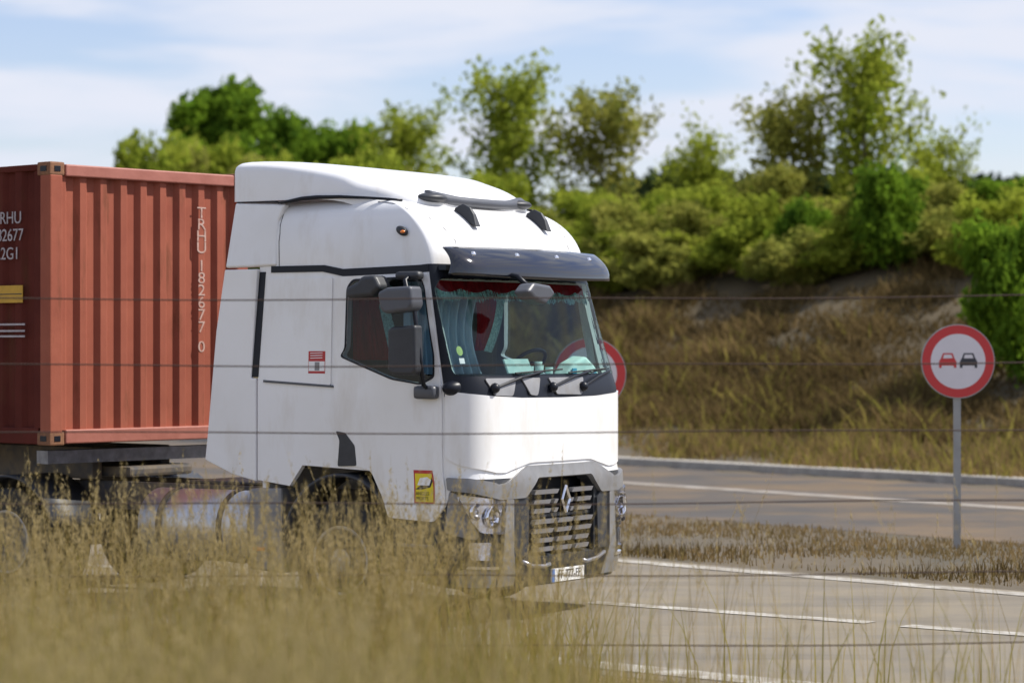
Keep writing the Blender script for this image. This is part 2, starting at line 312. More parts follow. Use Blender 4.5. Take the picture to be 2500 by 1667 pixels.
# dark trim band under the roof + front surround
band = [(-2.20, 2.952), (-2.20, 3.008), (-1.62, 3.008), (-1.42, 2.972), (-.36, 3.0), (-.36, 2.935), (-1.42, 2.910), (-1.64, 2.952)]
for s in (-1, 1): patch('trim_band', both(band, s), M['black'], truck, off=.008, th=.02, res=(.08, .1))
TS = tx(-.355)
patch('windscreen_surround', [(-TS, 1.90), (-TS, 3.0), (TS, 3.0), (TS, 1.90), (.8, 1.86), (-.8, 1.86)], M['black'], truck, off=.006, th=.02, holes=[WSC], res=(.06, .1))
big = [(t * 1.006, 2.48 + (z - 2.48) * 1.02) for t, z in WSC]
patch('windscreen', big, M['glass'], truck, off=.010, th=.006, res=(.06, .08))
# doors with window, seams
DOOR = [(-1.49, 2.905), (-1.49, 1.36), (-1.10, 1.27), (-.98, 1.05), (-.92, .885), (-.48, .865), (-.375, 1.0), (-.375, 2.0), (-.385, 2.93)]
for s in (-1, 1):
    d = patch('door', both(rnd(DOOR, .03, 3), s), M['white'], truck, off=.014, th=.016, holes=[both(WIN, s)], res=(.06, .14))
    patch('window_frame', both([( -.955 + (x + .955) * 1.035, 2.45 + (z - 2.45) * 1.035) for x, z in WIN], s), M['black'], d, off=.018, th=.01, holes=[both(WIN, s)], res=(.06, .14))
    patch('side_window', both([(-.955 + (x + .955) * 1.01, 2.45 + (z - 2.45) * 1.01) for x, z in WIN], s), M['sglass'], d, off=.004, th=.005, res=(.08, .14))
    patch('door_handle', both(rnd([(-1.47, 1.60), (-1.37, 1.585), (-1.27, 1.48), (-1.25, 1.31), (-1.45, 1.30), (-1.43, 1.52)], .015, 2), s), M['dark'], d, off=.017, th=.01)
    patch('storage_lid', both(rnd([(-2.24, 2.02), (-2.24, 2.90), (-1.53, 2.90), (-1.53, 1.985)], .02, 2), s), M['white'], truck, off=.012, th=.014, res=(.1, .2))
    patch('ledge', both([(-2.26, 2.006), (-2.26, 2.026), (-1.51, 1.986), (-1.50, 1.966)], s), M['mirror'], truck, off=.016, th=.018)
    patch('gap_strip', both([(-2.395, 2.05), (-2.325, 2.96), (-2.262, 2.96), (-2.325, 2.05)], s), M['black'], truck, off=.006, th=.02)
    # rear side fairing, slanted trailing edge
    Y = s * 1.235
    bm = bmnew(); P = [(-2.335, 1.15), (-2.335, 2.03), (-2.44, 2.03), (-2.36, 2.985), (-2.20, 2.985), (-2.70, 2.985), (-2.80, 2.45), (-2.90, 1.55), (-2.93, 1.30), (-2.6, 1.20)]
    P = [(-2.345, 1.15), (-2.345, 2.04), (-2.398, 2.04), (-2.328, 2.985), (-2.70, 2.985), (-2.80, 2.45), (-2.90, 1.55), (-2.93, 1.32), (-2.6, 1.20)]
    prism(bm, P, lambda p: (p[0], Y + s * .012 - s * .03 * max(0, -p[0] - 2.33), p[1]), lambda p: (p[0], Y - s * .03, p[1])); bmesh.ops.recalc_face_normals(bm, faces=bm.faces[:])
    bevobj(frombm('side_fairing', bm, M['white'], truck), .008)
    bm = bmnew(); P = [(-2.14, 3.012), (-2.14, 3.40), (-2.08, 3.545), (-2.62, 3.57), (-2.69, 3.0)]
    prism(bm, P, lambda p: (p[0], Y * (1 - .075 * (p[1] - 3.0)) - s * .012 + s * .022 * min(1, (-p[0] - 2.08) / .4), p[1]), lambda p: (p[0], Y - s * .14, p[1])); bmesh.ops.recalc_face_normals(bm, faces=bm.faces[:])
    bevobj(frombm('upper_fairing', bm, M['white'], truck), .02, 3)
    # marker lamp on the high roof
    p = dome_at(-.80, 3.28, s); bm = bmnew(); bmesh.ops.create_icosphere(bm, subdivisions=3, radius=1); bmesh.ops.scale(bm, vec=(.062, .028, .038), verts=bm.verts[:]); bmesh.ops.rotate(bm, cent=(0, 0, 0), matrix=Matrix.Rotation(R(25), 3, 'Y'), verts=bm.verts[:]); bmesh.ops.translate(bm, vec=p + Vector((0, s * .018, 0)), verts=bm.verts[:])
    k = frombm('marker_lamp', bm, M['dark'], truck, True)
    bm = bmnew(); bmesh.ops.create_icosphere(bm, subdivisions=2, radius=1); bmesh.ops.scale(bm, vec=(.026, .02, .015), verts=bm.verts[:]); bmesh.ops.translate(bm, vec=p + Vector((.02, s * .035, -.008)), verts=bm.verts[:]); frombm('lens', bm, M['orange'], k, True)
# roof spoiler
st = [(-2.655, 3.90, 1.165), (-2.64, 3.935, 1.18), (-2.60, 3.945, 1.185), (-2.3, 3.94, 1.18), (-2.0, 3.92, 1.17), (-1.7, 3.885, 1.15), (-1.45, 3.85, 1.13), (-1.25, 3.81, 1.10), (-1.05, 3.755, 1.05), (-.93, 3.70, .99), (-.84, 3.645, .91), (-.78, 3.59, .80), (-.76, 3.55, .70)]
bm = bmnew(); rings = []
for x, zt, hw in st:
    zb = 3.50 if x > -1.2 else 3.578 - .078 * max(0, (x + 1.6) / .4); zb = min(zb, zt - .04); ring = []
    for k in range(33):
        a = math.pi * k / 32; c, s_ = math.cos(a), math.sin(a); n = .20 + .36 * max(0, min(1, (x + 2.3) / 1.5))
        y = -hw * math.copysign(abs(c) ** n, c); z = zb + (zt - zb) * s_ ** (n * .9)
        ring.append(bm.verts.new((x - .10 * 0 - .16 * (abs(y) / 1.1) ** 2 * (1 if x > -1.3 else 0), y, z)))
    rings.append(ring)
for a, b in zip(rings, rings[1:]):
    for k in range(32): bm.faces.new((a[k], b[k], b[k + 1], a[k + 1]))
bm.faces.new(rings[0]); bm.faces.new(rings[-1][::-1])
bmesh.ops.recalc_face_normals(bm, faces=bm.faces[:]); o = frombm('roof_spoiler', bm, M['white'], truck, True)
m_ = o.modifiers.new('n', 'SUBSURF'); m_.levels = 1; m_.render_levels = 1
# lamp bar across the roof with two end pods, two fins
bm = bmnew(); bar = []
for i in range(25):
    y = -.72 + 1.44 * i / 24; bar.append((-.80 - .10 * (y / .7) ** 2, y, 3.585 - .025 * (1 - (y / .7) ** 2)))
tube(bm, bar, [.042 + .022 * max(0, (abs(-.72 + 1.44 * i / 24) - .38) / .3) for i in range(25)], 10)
bmesh.ops.scale(bm, vec=(1, 1, 1), verts=bm.verts[:]); frombm('roof_lamp_bar', bm, M['mirror'], truck, True)
for y in (-.66, .66):
    bm = bmnew(); bmesh.ops.create_icosphere(bm, subdivisions=3, radius=1); bmesh.ops.scale(bm, vec=(.13, .17, .048), verts=bm.verts[:]); bmesh.ops.translate(bm, vec=(-.90, y, 3.582), verts=bm.verts[:]); frombm('lamp_pod', bm, M['dark'], truck, True)
for y in (-.52, .60):
    bm = bmnew(); P = [(-.76, 3.40), (-.74, 3.50), (-.66, 3.535), (-.585, 3.50), (-.54, 3.44), (-.50, 3.33), (-.62, 3.38)]
    prism(bm, P, lambda p: (p[0], y - .03 * (3.6 - p[1]) / .2, p[1]), lambda p: (p[0], y + .03 * (3.6 - p[1]) / .2, p[1])); bmesh.ops.recalc_face_normals(bm, faces=bm.faces[:]); bevobj(frombm('roof_fin', bm, M['dark'], truck), .012, 3)
# sun visor
def V_(t, u):                                 # u 0 top .. 1 bottom
    p = S(t * 1.0, 3.12 - .0 * u); n = Vector((1, 0, 0)); a = abs(t)
    zt = 3.135 + .012 * (1 - (a / 1.25) ** 2); zb = 2.905 - .02 * (1 - (a / 1.25) ** 2)
    q = S(t, 2.95); nx = Sn(t, 2.0); o = .045 + .17 * u ** .8
    return Vector((q.x + .055 + nx.x * o * 1.15 + .045 * math.sin(u * math.pi), q.y + nx.y * (.02 + .05 * u), zt + (zb - zt) * u))
bm = bmnew(); nu, nv = 60, 12; TV = tx(-.22); G = [[bm.verts.new(V_(-TV + 2 * TV * i / nu, (j / nv))) for j in range(nv + 1)] for i in range(nu + 1)]
for i in range(nu):
    for j in range(nv):
        bm.faces.new((G[i][j], G[i][j + 1], G[i + 1][j + 1], G[i + 1][j]))
o = frombm('sun_visor', bm, M['visor'], truck, True); sm = o.modifiers.new('s', 'SOLIDIFY'); sm.thickness = .012; sm.offset = 0
for t in (-1.0, -.42, .20, .82):
    a = V_(t, .25); bm = bmnew(); lathe(bm, [(.001, .018), (.018, .016), (.026, .006), (.026, -.01), (.012, -.012)], (a.x, a.y, a.z), 'x', 16); k = frombm('visor_bolt', bm, M['chrome'], o, True)
for t in (-.9, 0, .9):
    a = V_(t, .3); b_ = S(t, 3.02); bm = bmnew(); tube(bm, [a, b_ + Vector((-.05, 0, 0))], .014, 6); frombm('bracket', bm, M['dark'], o)
# white front panel
TF = tx(-.345)
fp = [(-TF, 1.945), (-.98, 1.905), (-.6, 1.885), (0, 1.88), (.6, 1.885), (.98, 1.905), (TF, 1.945), (TF, 1.40), (TF - .12, 1.335), (.93, 1.265), (.82, 1.262), (.50, 1.335), (.40, 1.34), (-.40, 1.34), (-.50, 1.335), (-.82, 1.262), (-.93, 1.265), (-TF + .12, 1.335), (-TF, 1.40)]
patch('front_panel', rnd(fp, .03, 3), M['white'], truck, off=.016, th=.03, res=(.05, .07))
# cowl below windscreen: grey grab-rail plates and dark recess
for a, b in ((-1.02, -.62), (-.55, -.28), (-.16, .42)):
    patch('cowl_plate', rnd([(a, 2.045), (b, 2.045), (b - .10, 1.90), (a + .07, 1.91)], .02, 2), M['silver'], truck, off=.018, th=.012)
for t0, t1 in ((-.95, -.25), (-.15, .55), (.35, .95)):
    a = S(t0, 1.97) + Vector((.03, 0, 0)); b_ = S(t1, 2.10) + Vector((.035, 0, .0)); bm = bmnew(); tube(bm, [a, (a + b_) / 2 + Vector((.02, 0, .02)), b_], .012, 6); w = frombm('wiper', bm, M['black'], truck)
    c1 = S(t1 - .38, 2.09) + Vector((.03, 0, 0)); c2 = S(t1 + .33, 2.12) + Vector((.03, 0, 0)); bm = bmnew(); tube(bm, [c1, (c1 + c2) / 2, c2], .008, 6); frombm('blade', bm, M['rubber'], w)
    bm = bmnew(); bmesh.ops.create_icosphere(bm, subdivisions=2, radius=.045); bmesh.ops.translate(bm, vec=a, verts=bm.verts[:]); frombm('pivot', bm, M['black'], w, True)
for s in (-1, 1):
    a = S(s * (TS - .10), 1.99); bm = bmnew(); bmesh.ops.create_icosphere(bm, subdivisions=3, radius=1); bmesh.ops.scale(bm, vec=(.09, .15, .075), verts=bm.verts[:]); bmesh.ops.translate(bm, vec=a + Vector((-.03, -s * .06, -.02)), verts=bm.verts[:]); frombm('cowl_corner', bm, M['black'], truck, True)
# lower front: dark base shell, silver mask, grille
TB = tx(-.62)
patch('bumper_shell', [(-TB, .36), (-TB, .80), (-TS, 1.34), (TS, 1.34), (TB, .80), (TB, .36), (1.1, .29), (-1.1, .29)], M['dark'], truck, off=-.004, th=.12, holes=[[(-.52, .54), (-.52, 1.12), (-.42, 1.22), (.42, 1.22), (.52, 1.12), (.52, .54)]], res=(.06, .08))
bm = bmnew(); box(bm, (-.22, 0, .86), (.06, 1.3, .8)); frombm('radiator', bm, M['black'], truck)
mask = [(-TS + .01, 1.235), (-TS + .20, 1.225), (-.93, 1.17), (-.84, 1.18), (-.52, 1.315), (.52, 1.315), (.84, 1.18), (.93, 1.17), (TS - .20, 1.225), (TS - .01, 1.235),
        (TS - .01, 1.13), (TS - .2, 1.11), (.93, 1.045), (.60, 1.05), (.42, 1.205), (-.42, 1.205), (-.60, 1.05), (-.93, 1.045), (-TS + .2, 1.11), (-TS + .01, 1.13)]
patch('grille_mask', rnd(mask, .02, 2), M['silver'], truck, off=.035, th=.05, res=(.05, .06))
for s in (-1, 1):
    patch('mask_pillar', rnd([(s * .86, 1.045), (s * .76, 1.045), (s * .76, .58), (s * .72, .47), (s * .70, .33), (s * .92, .33), (s * .90, .50)], .012, 2), M['silver'], truck, off=.034, th=.05, res=(.05, .1))
    patch('grille_pillar', [(s * .74, 1.06), (s * .60, 1.05), (s * .54, 1.0), (s * .56, .56), (s * .74, .56)], M['dark'], truck, off=.020, th=.04, res=(.05, .1))
    # head lamp
    hl = [(s * .88, 1.04), (s * 1.13, 1.075), (s * 1.30, 1.10), (s * 1.27, .96), (s * 1.12, .78), (s * .90, .76)]
    patch('headlight_bowl', rnd(hl, .02, 2), M['bowl'], truck, off=.012, th=.03, res=(.03, .03), smooth=False)
    hp = patch('headlight', rnd(hl, .02, 2), M['lens'], truck, off=.055, th=.04, res=(.05, .06))
    for dt, z, r in ((1.02, .905, .082), (1.17, .955, .062)):
        c = S(s * dt, z) + Sn(s * dt, z) * .015; bm = bmnew(); lathe(bm, [(.001, -.01), (r * .4, -.008), (r * .55, .012), (r, .026), (r * 1.12, .026), (r * 1.12, -.01)], (c.x, c.y, c.z), 'x', 20); frombm('reflector', bm, M['chrome'], hp, True)
        bm = bmnew(); bmesh.ops.create_icosphere(bm, subdivisions=2, radius=r * .38); bmesh.ops.translate(bm, vec=c + Vector((.016, 0, 0)), verts=bm.verts[:]); frombm('bulb', bm, M['lens'], hp, True)
    patch('corner_deflector', rnd([(s * 1.31, 1.10), (s * (TS - .02), 1.12), (s * (TS + .02), .78), (s * 1.16, .72), (s * 1.13, .75)], .02, 2), M['silver'], truck, off=.016, th=.03, res=(.05, .08))
    fl = patch('fog_light', rnd([(s * 1.02, .70), (s * 1.22, .70), (s * 1.20, .56), (s * 1.04, .55)], .02, 2), M['bowl'], truck, off=.008, th=.03, res=(.04, .04), smooth=False)
    patch('lens', rnd([(s * 1.02, .70), (s * 1.22, .70), (s * 1.20, .56), (s * 1.04, .55)], .02, 2), M['lens'], fl, off=.02, th=.01, res=(.05, .05))
    patch('lower_trim', rnd([(s * .93, .50), (s * 1.22, .515), (s * 1.23, .49), (s * .93, .475)], .006, 2), M['chrome'], truck, off=.03, th=.03)
    patch('bumper_corner', rnd([(s * .93, .465), (s * 1.24, .48), (s * (TS - .1), .46), (s * (TS - .12), .34), (s * .93, .32)], .02, 2), M['silver'], truck, off=.022, th=.03)
    bm = bmnew(); tube(bm, [S(s * .66, .52) + Vector((.04, 0, 0)), S(s * .52, .475) + Vector((.045, 0, 0)), S(s * .34, .46) + Vector((.045, 0, 0)), S(s * .26, .475) + Vector((.045, 0, 0))], .018, 8); frombm('lower_grille_trim', bm, M['slat'], truck, True)
for i, z in enumerate((1.085, 1.0, .925, .835, .755, .675, .60)):
    hw = .47 if i < 5 else .42
    segs = ([(-hw, -.10), (.10, hw)] if i == 0 else [(-hw, -.20), (-.17, -.09), (.09, .16), (.20, hw)] if i < 3 else [(-hw, -.16), (-.13, .13), (.17, hw)])
    for a, b in segs:
        patch('grille_slat', rnd([(a + .03, z + .019), (b - .0, z + .019), (b - .03, z - .017), (a, z - .017)], .008, 2), M['slat'], truck, off=.005 + (.014 if i in (0, 3) else 0), th=.05, res=(.1, .1), smooth=False)
bm = bmnew(); box(bm, (-.045, 0, .88), (.03, 1.06, .028)); frombm('grille_crossbar', bm, M['dark'], truck)
# diamond badge
bm = bmnew()
for sg in (-1, 1):
    tube(bm, [(.05, 0, 1.13), (.05, sg * .062, 1.015), (.05, 0, .90)], .016, 4)
o = bevobj(frombm('diamond_badge', bm, M['chrome'], truck), .003)
# number plate
pl = bmnew(); box(pl, (.066, -.0, .375), (.012, .52, .115), None, .004); pl = frombm('number_plate', pl, M['platew'], truck)
bm = bmnew(); box(bm, (.074, -.238, .375), (.004, .04, .11)); frombm('blue_band', bm, M['plateb'], pl)
MT = Matrix(((0, 0, 1, 0), (1, 0, 0, 0), (0, 1, 0, 0), (0, 0, 0, 1)))        # text facing +X
textobj('plate_text', 'FF-777-FF', .105, M['ink'], pl, Matrix.Translation((.0735, .02, .375)) @ MT, .001, .85)
# front mirror hanging above the windscreen
bm = bmnew(); P = [(-.80, 2.84), (-.55, 2.82), (-.46, 2.75), (-.62, 2.655), (-.80, 2.70), (-.90, 2.76)]
prism(bm, P, lambda p: (.02, p[0] * 1.0 + .10, p[1]), lambda p: (.15, p[0] * 1.0 + .16, p[1] + .01)); bmesh.ops.recalc_face_normals(bm, faces=bm.faces[:]); fm = bevobj(frombm('front_mirror', bm, M['mirror'], truck), .03, 3)
bm = bmnew(); tube(bm, [(-.25, -.62, 2.93), (-.05, -.60, 2.90), (.06, -.58, 2.80)], .025, 8); frombm('mirror_arm', bm, M['black'], fm, True)
# side mirror (near side)
for s in (-1,):
    def housing(name, P, y0, y1, m, bev=.035):
        bm = bmnew(); prism(bm, P, lambda p: (p[0], s * y0, p[1]), lambda p: (p[0], s * y1, p[1])); bmesh.ops.recalc_face_normals(bm, faces=bm.faces[:]); return bevobj(frombm(name, bm, m, ms), bev, 4)
    bm = bmnew(); tube(bm, [(-.58, s * 1.24, 2.90), (-.60, s * 1.36, 2.91), (-.60, s * 1.45, 2.86), (-.56, s * 1.47, 2.74), (-.49, s * 1.47, 2.60), (-.44, s * 1.46, 2.20), (-.45, s * 1.40, 2.0), (-.50, s * 1.25, 1.95)], .020, 8); ms = frombm('side_mirror', bm, M['black'], truck, True)
    h1 = housing('wide_mirror_housing', [(-.80, 2.76), (-.70, 2.80), (-.46, 2.81), (-.44, 2.66), (-.47, 2.605), (-.72, 2.58), (-.77, 2.62)], 1.40, 1.58, M['mirror'])
    h2 = housing('main_mirror_housing', [(-.72, 2.45), (-.68, 2.475), (-.44, 2.49), (-.43, 2.12), (-.46, 2.08), (-.68, 2.08), (-.72, 2.12)], 1.42, 1.54, M['dark'])
    h3 = housing('kerb_mirror_housing', [(-1.16, 2.71), (-1.18, 2.80), (-1.05, 2.85), (-1.01, 2.90), (-.87, 2.905), (-.81, 2.80), (-.90, 2.73)], 1.33, 1.52, M['dark'])
    bm = bmnew(); box(bm, (-.50, s * 1.29, 1.935), (.21, .10, .11), None, .03); frombm('mirror_mount', bm, M['mirror'], ms, True)
    bm = bmnew(); box(bm, (-.62, s * 1.36, 2.90), (.24, .10, .07), None, .03); frombm('camera_arm', bm, M['dark'], ms, True)
# stickers on the near door
SD = -1
st_ = patch('warning_sticker', both([(-.66, 1.015), (-.66, 1.29), (-.47, 1.29), (-.47, 1.015)], SD), M['redv'], truck, off=.0155, th=.001)
patch('yellow_field', both([(-.647, 1.028), (-.647, 1.262), (-.483, 1.262), (-.483, 1.028)], SD), M['yellow'], st_, off=.0166, th=.001)
patch('truck_pictogram', both([(-.63, 1.165), (-.60, 1.225), (-.53, 1.235), (-.50, 1.21), (-.52, 1.165)], SD), M['whitev'], st_, off=.0178, th=.001)
patch('shadow_pictogram', both([(-.647, 1.13), (-.60, 1.165), (-.52, 1.165), (-.50, 1.205), (-.49, 1.24), (-.485, 1.20), (-.51, 1.15), (-.59, 1.13)], SD), M['ink'], st_, off=.0172, th=.001)
MS = Matrix(((1, 0, 0, 0), (0, 0, -1, 0), (0, 1, 0, 0), (0, 0, 0, 1)))       # text facing -Y, reading towards +X
for tx_, zz in (('ANGLES', 1.095), ('MORTS', 1.055)): textobj('sticker_text', tx_, .042, M['ink'], st_, Matrix.Translation((-.565, -1.2535, zz)) @ MS, .0006, .9)
st2 = patch('red_sticker', both([(-1.77, 2.19), (-1.77, 2.275), (-1.59, 2.275), (-1.59, 2.19)], SD), M['redv'], truck, off=.0135, th=.001)
for k in range(3): patch('sticker_line', both([(-1.75, 2.212 + .021 * k), (-1.75, 2.218 + .021 * k), (-1.62, 2.222 + .021 * k), (-1.62, 2.216 + .021 * k)], SD), M['whitev'], st2, off=.0146, th=.001)
st3 = patch('red_sticker', both([(-1.77, 2.085), (-1.77, 2.19), (-1.59, 2.19), (-1.59, 2.085)], SD), M['redv'], truck, off=.0135, th=.001)
patch('pale_field', both([(-1.765, 2.105), (-1.765, 2.188), (-1.595, 2.188), (-1.595, 2.105)], SD), M['whitev'], st3, off=.0146, th=.001)
patch('grey_field', both([(-1.70, 2.11), (-1.70, 2.182), (-1.65, 2.182), (-1.65, 2.11)], SD), M['silver'], st3, off=.0157, th=.001)
# wheels
def wheel(name, x, y, s, parent, rear=False):
    bm = bmnew(); r = .50; w = .15
    lathe(bm, [(.29, -w), (.40, -w - .01), (.47, -w + .005), (r, -w + .035), (r + .002, 0), (r, w - .035), (.47, w - .005), (.40, w + .01), (.29, w)], (x, y, .5), 'y', 48, s)
    tag(t := frombm('wheel', bm, M['rubber'], parent, True))
    bm = bmnew(); lathe(bm, [(.295, w), (.29, w + .008), (.27, w), (.25, .06), (.20, .055), (.12, .07)] if not rear else [(.295, w), (.29, w + .008), (.27, w), (.25, -.04), (.20, -.05), (.13, -.03)], (x, y, .5), 'y', 40, s)
    for k in range(10):
        a = 2 * math.pi * k / 10; cx, cz = x + .205 * math.cos(a), .5 + .205 * math.sin(a); h_ = (.055 if not rear else -.05); tube(bm, [(cx, y + s * h_, cz), (cx, y + s * (h_ + .035), cz)], .016, 6)
    frombm('rim', bm, M['rimpaint'], t)
    bm = bmnew(); lathe(bm, [(.16, .05), (.15, .09), (.12, .14), (.07, .165), (.001, .17)] if not rear else [(.14, -.05), (.12, .06), (.08, .10), (.001, .105)], (x, y, .5), 'y', 28, s); frombm('hub', bm, M['rimpaint'], t, True)
    return t
for s in (-1, 1):
    wheel('wheel', -1.45, s * 1.06, s, truck)
    wheel('wheel', -5.35, s * 1.07, s, truck, True); wheel('wheel', -5.35, s * .72, s, truck, True)
    bm = bmnew(); arc = [(-1.45 + .60 * math.cos(a), .55 + .66 * math.sin(a)) for a in np.linspace(R(8), R(172), 20)]
    for (x1, z1), (x2, z2) in zip(arc, arc[1:]):
        q = [bm.verts.new((x1, s * 1.225, z1)), bm.verts.new((x2, s * 1.225, z2)), bm.verts.new((x2, s * .8, z2)), bm.verts.new((x1, s * .8, z1))]; bm.faces.new(q)
    bmesh.ops.remove_doubles(bm, verts=bm.verts[:], dist=.001); o = frombm('wheel_arch', bm, M['dark'], truck, True); q = o.modifiers.new('s', 'SOLIDIFY'); q.thickness = .03
    bm = bmnew(); P = [(-.93, .86), (-.50, .845), (-.42, .80), (-.44, .38), (-.86, .36), (-.90, .60)]
    prism(bm, P, lambda p: (p[0], s * 1.205, p[1]), lambda p: (p[0], s * .95, p[1])); bmesh.ops.recalc_face_normals(bm, faces=bm.faces[:]); e = bevobj(frombm('step_panel', bm, M['dark'], truck), .02)
    for z in (.44, .66): bm = bmnew(); box(bm, (-.66, s * 1.20, z), (.36, .08, .03), None, .01); frombm('step', bm, M['silver'], e)
    bm = bmnew(); lathe(bm, [(.30, 0), (.32, .01), (.32, 1.25), (.30, 1.26)], (-3.75, s * .88, .72), 'x', 28); tk = frombm('fuel_tank', bm, M['alu'], truck, True)
    for x in (-3.5, -2.8): bm = bmnew(); lathe(bm, [(.322, -.03), (.328, -.03), (.328, .03), (.322, .03)], (x, s * .88, .72), 'x', 28); frombm('tank_strap', bm, M['chassis'], tk, True)
    bm = bmnew(); P = [(-2.10, 1.10), (-2.46, 1.08), (-2.46, .38), (-2.08, .36)]
    prism(bm, P, lambda p: (p[0], s * 1.20, p[1]), lambda p: (p[0], s * .95, p[1])); bmesh.ops.recalc_face_normals(bm, faces=bm.faces[:]); e = bevobj(frombm('skirt_panel', bm, M['silver'], truck), .02)
    bm = bmnew(); box(bm, (-2.34, s * 1.208, .56), (.13, .02, .035), None, .006); frombm('side_marker', bm, M['orange'], e)
    bm = bmnew(); box(bm, (-3.6, s * .42, .92), (4.6, .08, .26)); frombm('chassis_rail', bm, M['chassis'], truck)
    bm = bmnew(); arc = [(-5.35 + .60 * math.cos(a), .5 + .60 * math.sin(a)) for a in np.linspace(R(15), R(165), 16)]
    for (x1, z1), (x2, z2) in zip(arc, arc[1:]):
        bm.faces.new([bm.verts.new(v) for v in ((x1, s * 1.23, z1), (x2, s * 1.23, z2), (x2, s * .58, z2), (x1, s * .58, z1))])
    bmesh.ops.remove_doubles(bm, verts=bm.verts[:], dist=.001); o = frombm('rear_mudguard', bm, M['dark'], truck, True); q = o.modifiers.new('s', 'SOLIDIFY'); q.thickness = .02
bm = bmnew(); box(bm, (-5.0, 0, 1.14), (1.0, .9, .10), None, .03); box(bm, (-3.2, 0, 1.07), (1.3, .74, .02)); frombm('fifth_wheel', bm, M['chassis'], truck)
bm = bmnew(); tube(bm, [(-1.45, -1.0, .5), (-1.45, 1.0, .5)], .07, 10); frombm('front_axle', bm, M['chassis'], truck)
bm = bmnew(); tube(bm, [(-5.35, -1.0, .5), (-5.35, 1.0, .5)], .10, 10); frombm('rear_axle', bm, M['chassis'], truck)
bm = bmnew(); box(bm, (-.95, 0, .82), (1.5, 1.0, .75), None, .1); frombm('engine_block', bm, M['chassis'], truck)
# interior: dashboard, steering wheel, seats (parts of the truck)
bm = bmnew(); box(bm, (-.52, 0, 1.93), (.62, 2.1, .16), None, .05); frombm('dashboard', bm, M['dash'], truck, True)
bm = bmnew(); pts = [(-.72 + .10 * math.sin(a) - .02, .62 + .235 * math.cos(a), 2.17 + .21 * math.sin(a) * .55) for a in np.linspace(0, 2 * math.pi, 29)]; tube(bm, pts, .017, 8, False)
tube(bm, [(-.72, .62, 2.17), (-.60, .62, 1.95)], .03, 8); tube(bm, [(-.74, .40, 2.17), (-.74, .84, 2.17)], .012, 6); frombm('steering_wheel', bm, M['black'], truck, True)
for y in (-.62, .62):
    bm = bmnew(); box(bm, (-1.35, y, 1.72), (.5, .52, .18), None, .06); box(bm, (-1.62, y, 2.10), (.16, .50, .72), Matrix.Rotation(R(-8), 3, 'Y'), .06); frombm('seat', bm, M['interior'], truck, True)

# ------------------------------------------------------------------ things inside the cab
TL = Matrix.Translation(Vector(O)) @ Matrix.Rotation(YAW, 4, 'Z')
def inside(name, bm, m, label, cat, group=None, smooth=None):
    o = frombm(name, bm, m, None, smooth); o.location = O; o.rotation_euler = (0, 0, YAW); return tag(o, label, cat, group)
def valance(t0, t1, z0, amp, off=-.06):
    bm = bmnew(); n = 90; A = []
    for i in range(n + 1):
        t = t0 + (t1 - t0) * i / n; zb = z0 - amp * abs(math.sin((t - t0) * math.pi / .37)); nn = Sn(t, 2.8); wv = .012 * math.sin(t * 40)
        A.append([bm.verts.new(S(t, z) + nn * (off + wv)) for z in (2.90, 2.84, zb)])
    for a, b in zip(A, A[1:]):
        for k in range(2): bm.faces.new((a[k], a[k + 1], b[k + 1], b[k]))
    return bm
def fringe(t0, t1, z0, amp, off=-.045):
    bm = bmnew(); n = 260
    for i in range(n):
        t = t0 + (t1 - t0) * i / n; zb = z0 - amp * abs(math.sin((t - t0) * math.pi / .37)); nn = Sn(t, 2.8); d = (t1 - t0) / n * .8; l = .055 + random.random() * .02
        q = [S(t, zb + .012), S(t + d, zb + .012), S(t + d * .8, zb - l), S(t + d * .1, zb - l)]; bm.faces.new([bm.verts.new(v + nn * (off + random.uniform(-.006, .006))) for v in q])
    return bm
v = inside('windscreen_valance', valance(-TW + .03, TW - .03, 2.80, .030), M['red_cloth'], 'dark red scalloped curtain strip along the top of the windscreen', 'curtain', smooth=True)
f_ = frombm('fringe', fringe(-TW + .03, TW - .03, 2.80, .030), M['fringe'], v)
def sidecurtain(s, x0, x1, bulge, z0=2.20, z1=2.84):
    bm = bmnew(); n, mz = 26, 10; A = []
    for j in range(mz + 1):
        z = z1 - (z1 - z0) * j / mz; wdt = bulge[0] + (bulge[1] - bulge[0]) * abs(2 * j / mz - .55)
        A.append([bm.verts.new((x0 + (x1 - x0) * (i / n) * wdt, s * (1.14 + .018 * math.sin(i * 1.9)), z)) for i in range(n + 1)])
    for a, b in zip(A, A[1:]):
        for k in range(n): bm.faces.new((a[k], a[k + 1], b[k + 1], b[k]))
    return bm, [r[-1].co.copy() for r in A]
bm, edge = sidecurtain(-1, -1.37, -1.02, (.75, 1.0)); v = inside('side_curtain', bm, M['red_cloth'], 'dark red curtain tied back at the rear of the near side window', 'curtain', smooth=True)
bm = bmnew()
for a, b in zip(edge, edge[1:]):
    for k in range(14):
        p = a.lerp(b, k / 14); q = p + Vector((.11 + random.random() * .02, -.008, -.03)); bm.faces.new([bm.verts.new(w) for w in (p, q, q - Vector((0, 0, .012)), p - Vector((0, 0, .012)))])
frombm('fringe', bm, M['fringe'], v)
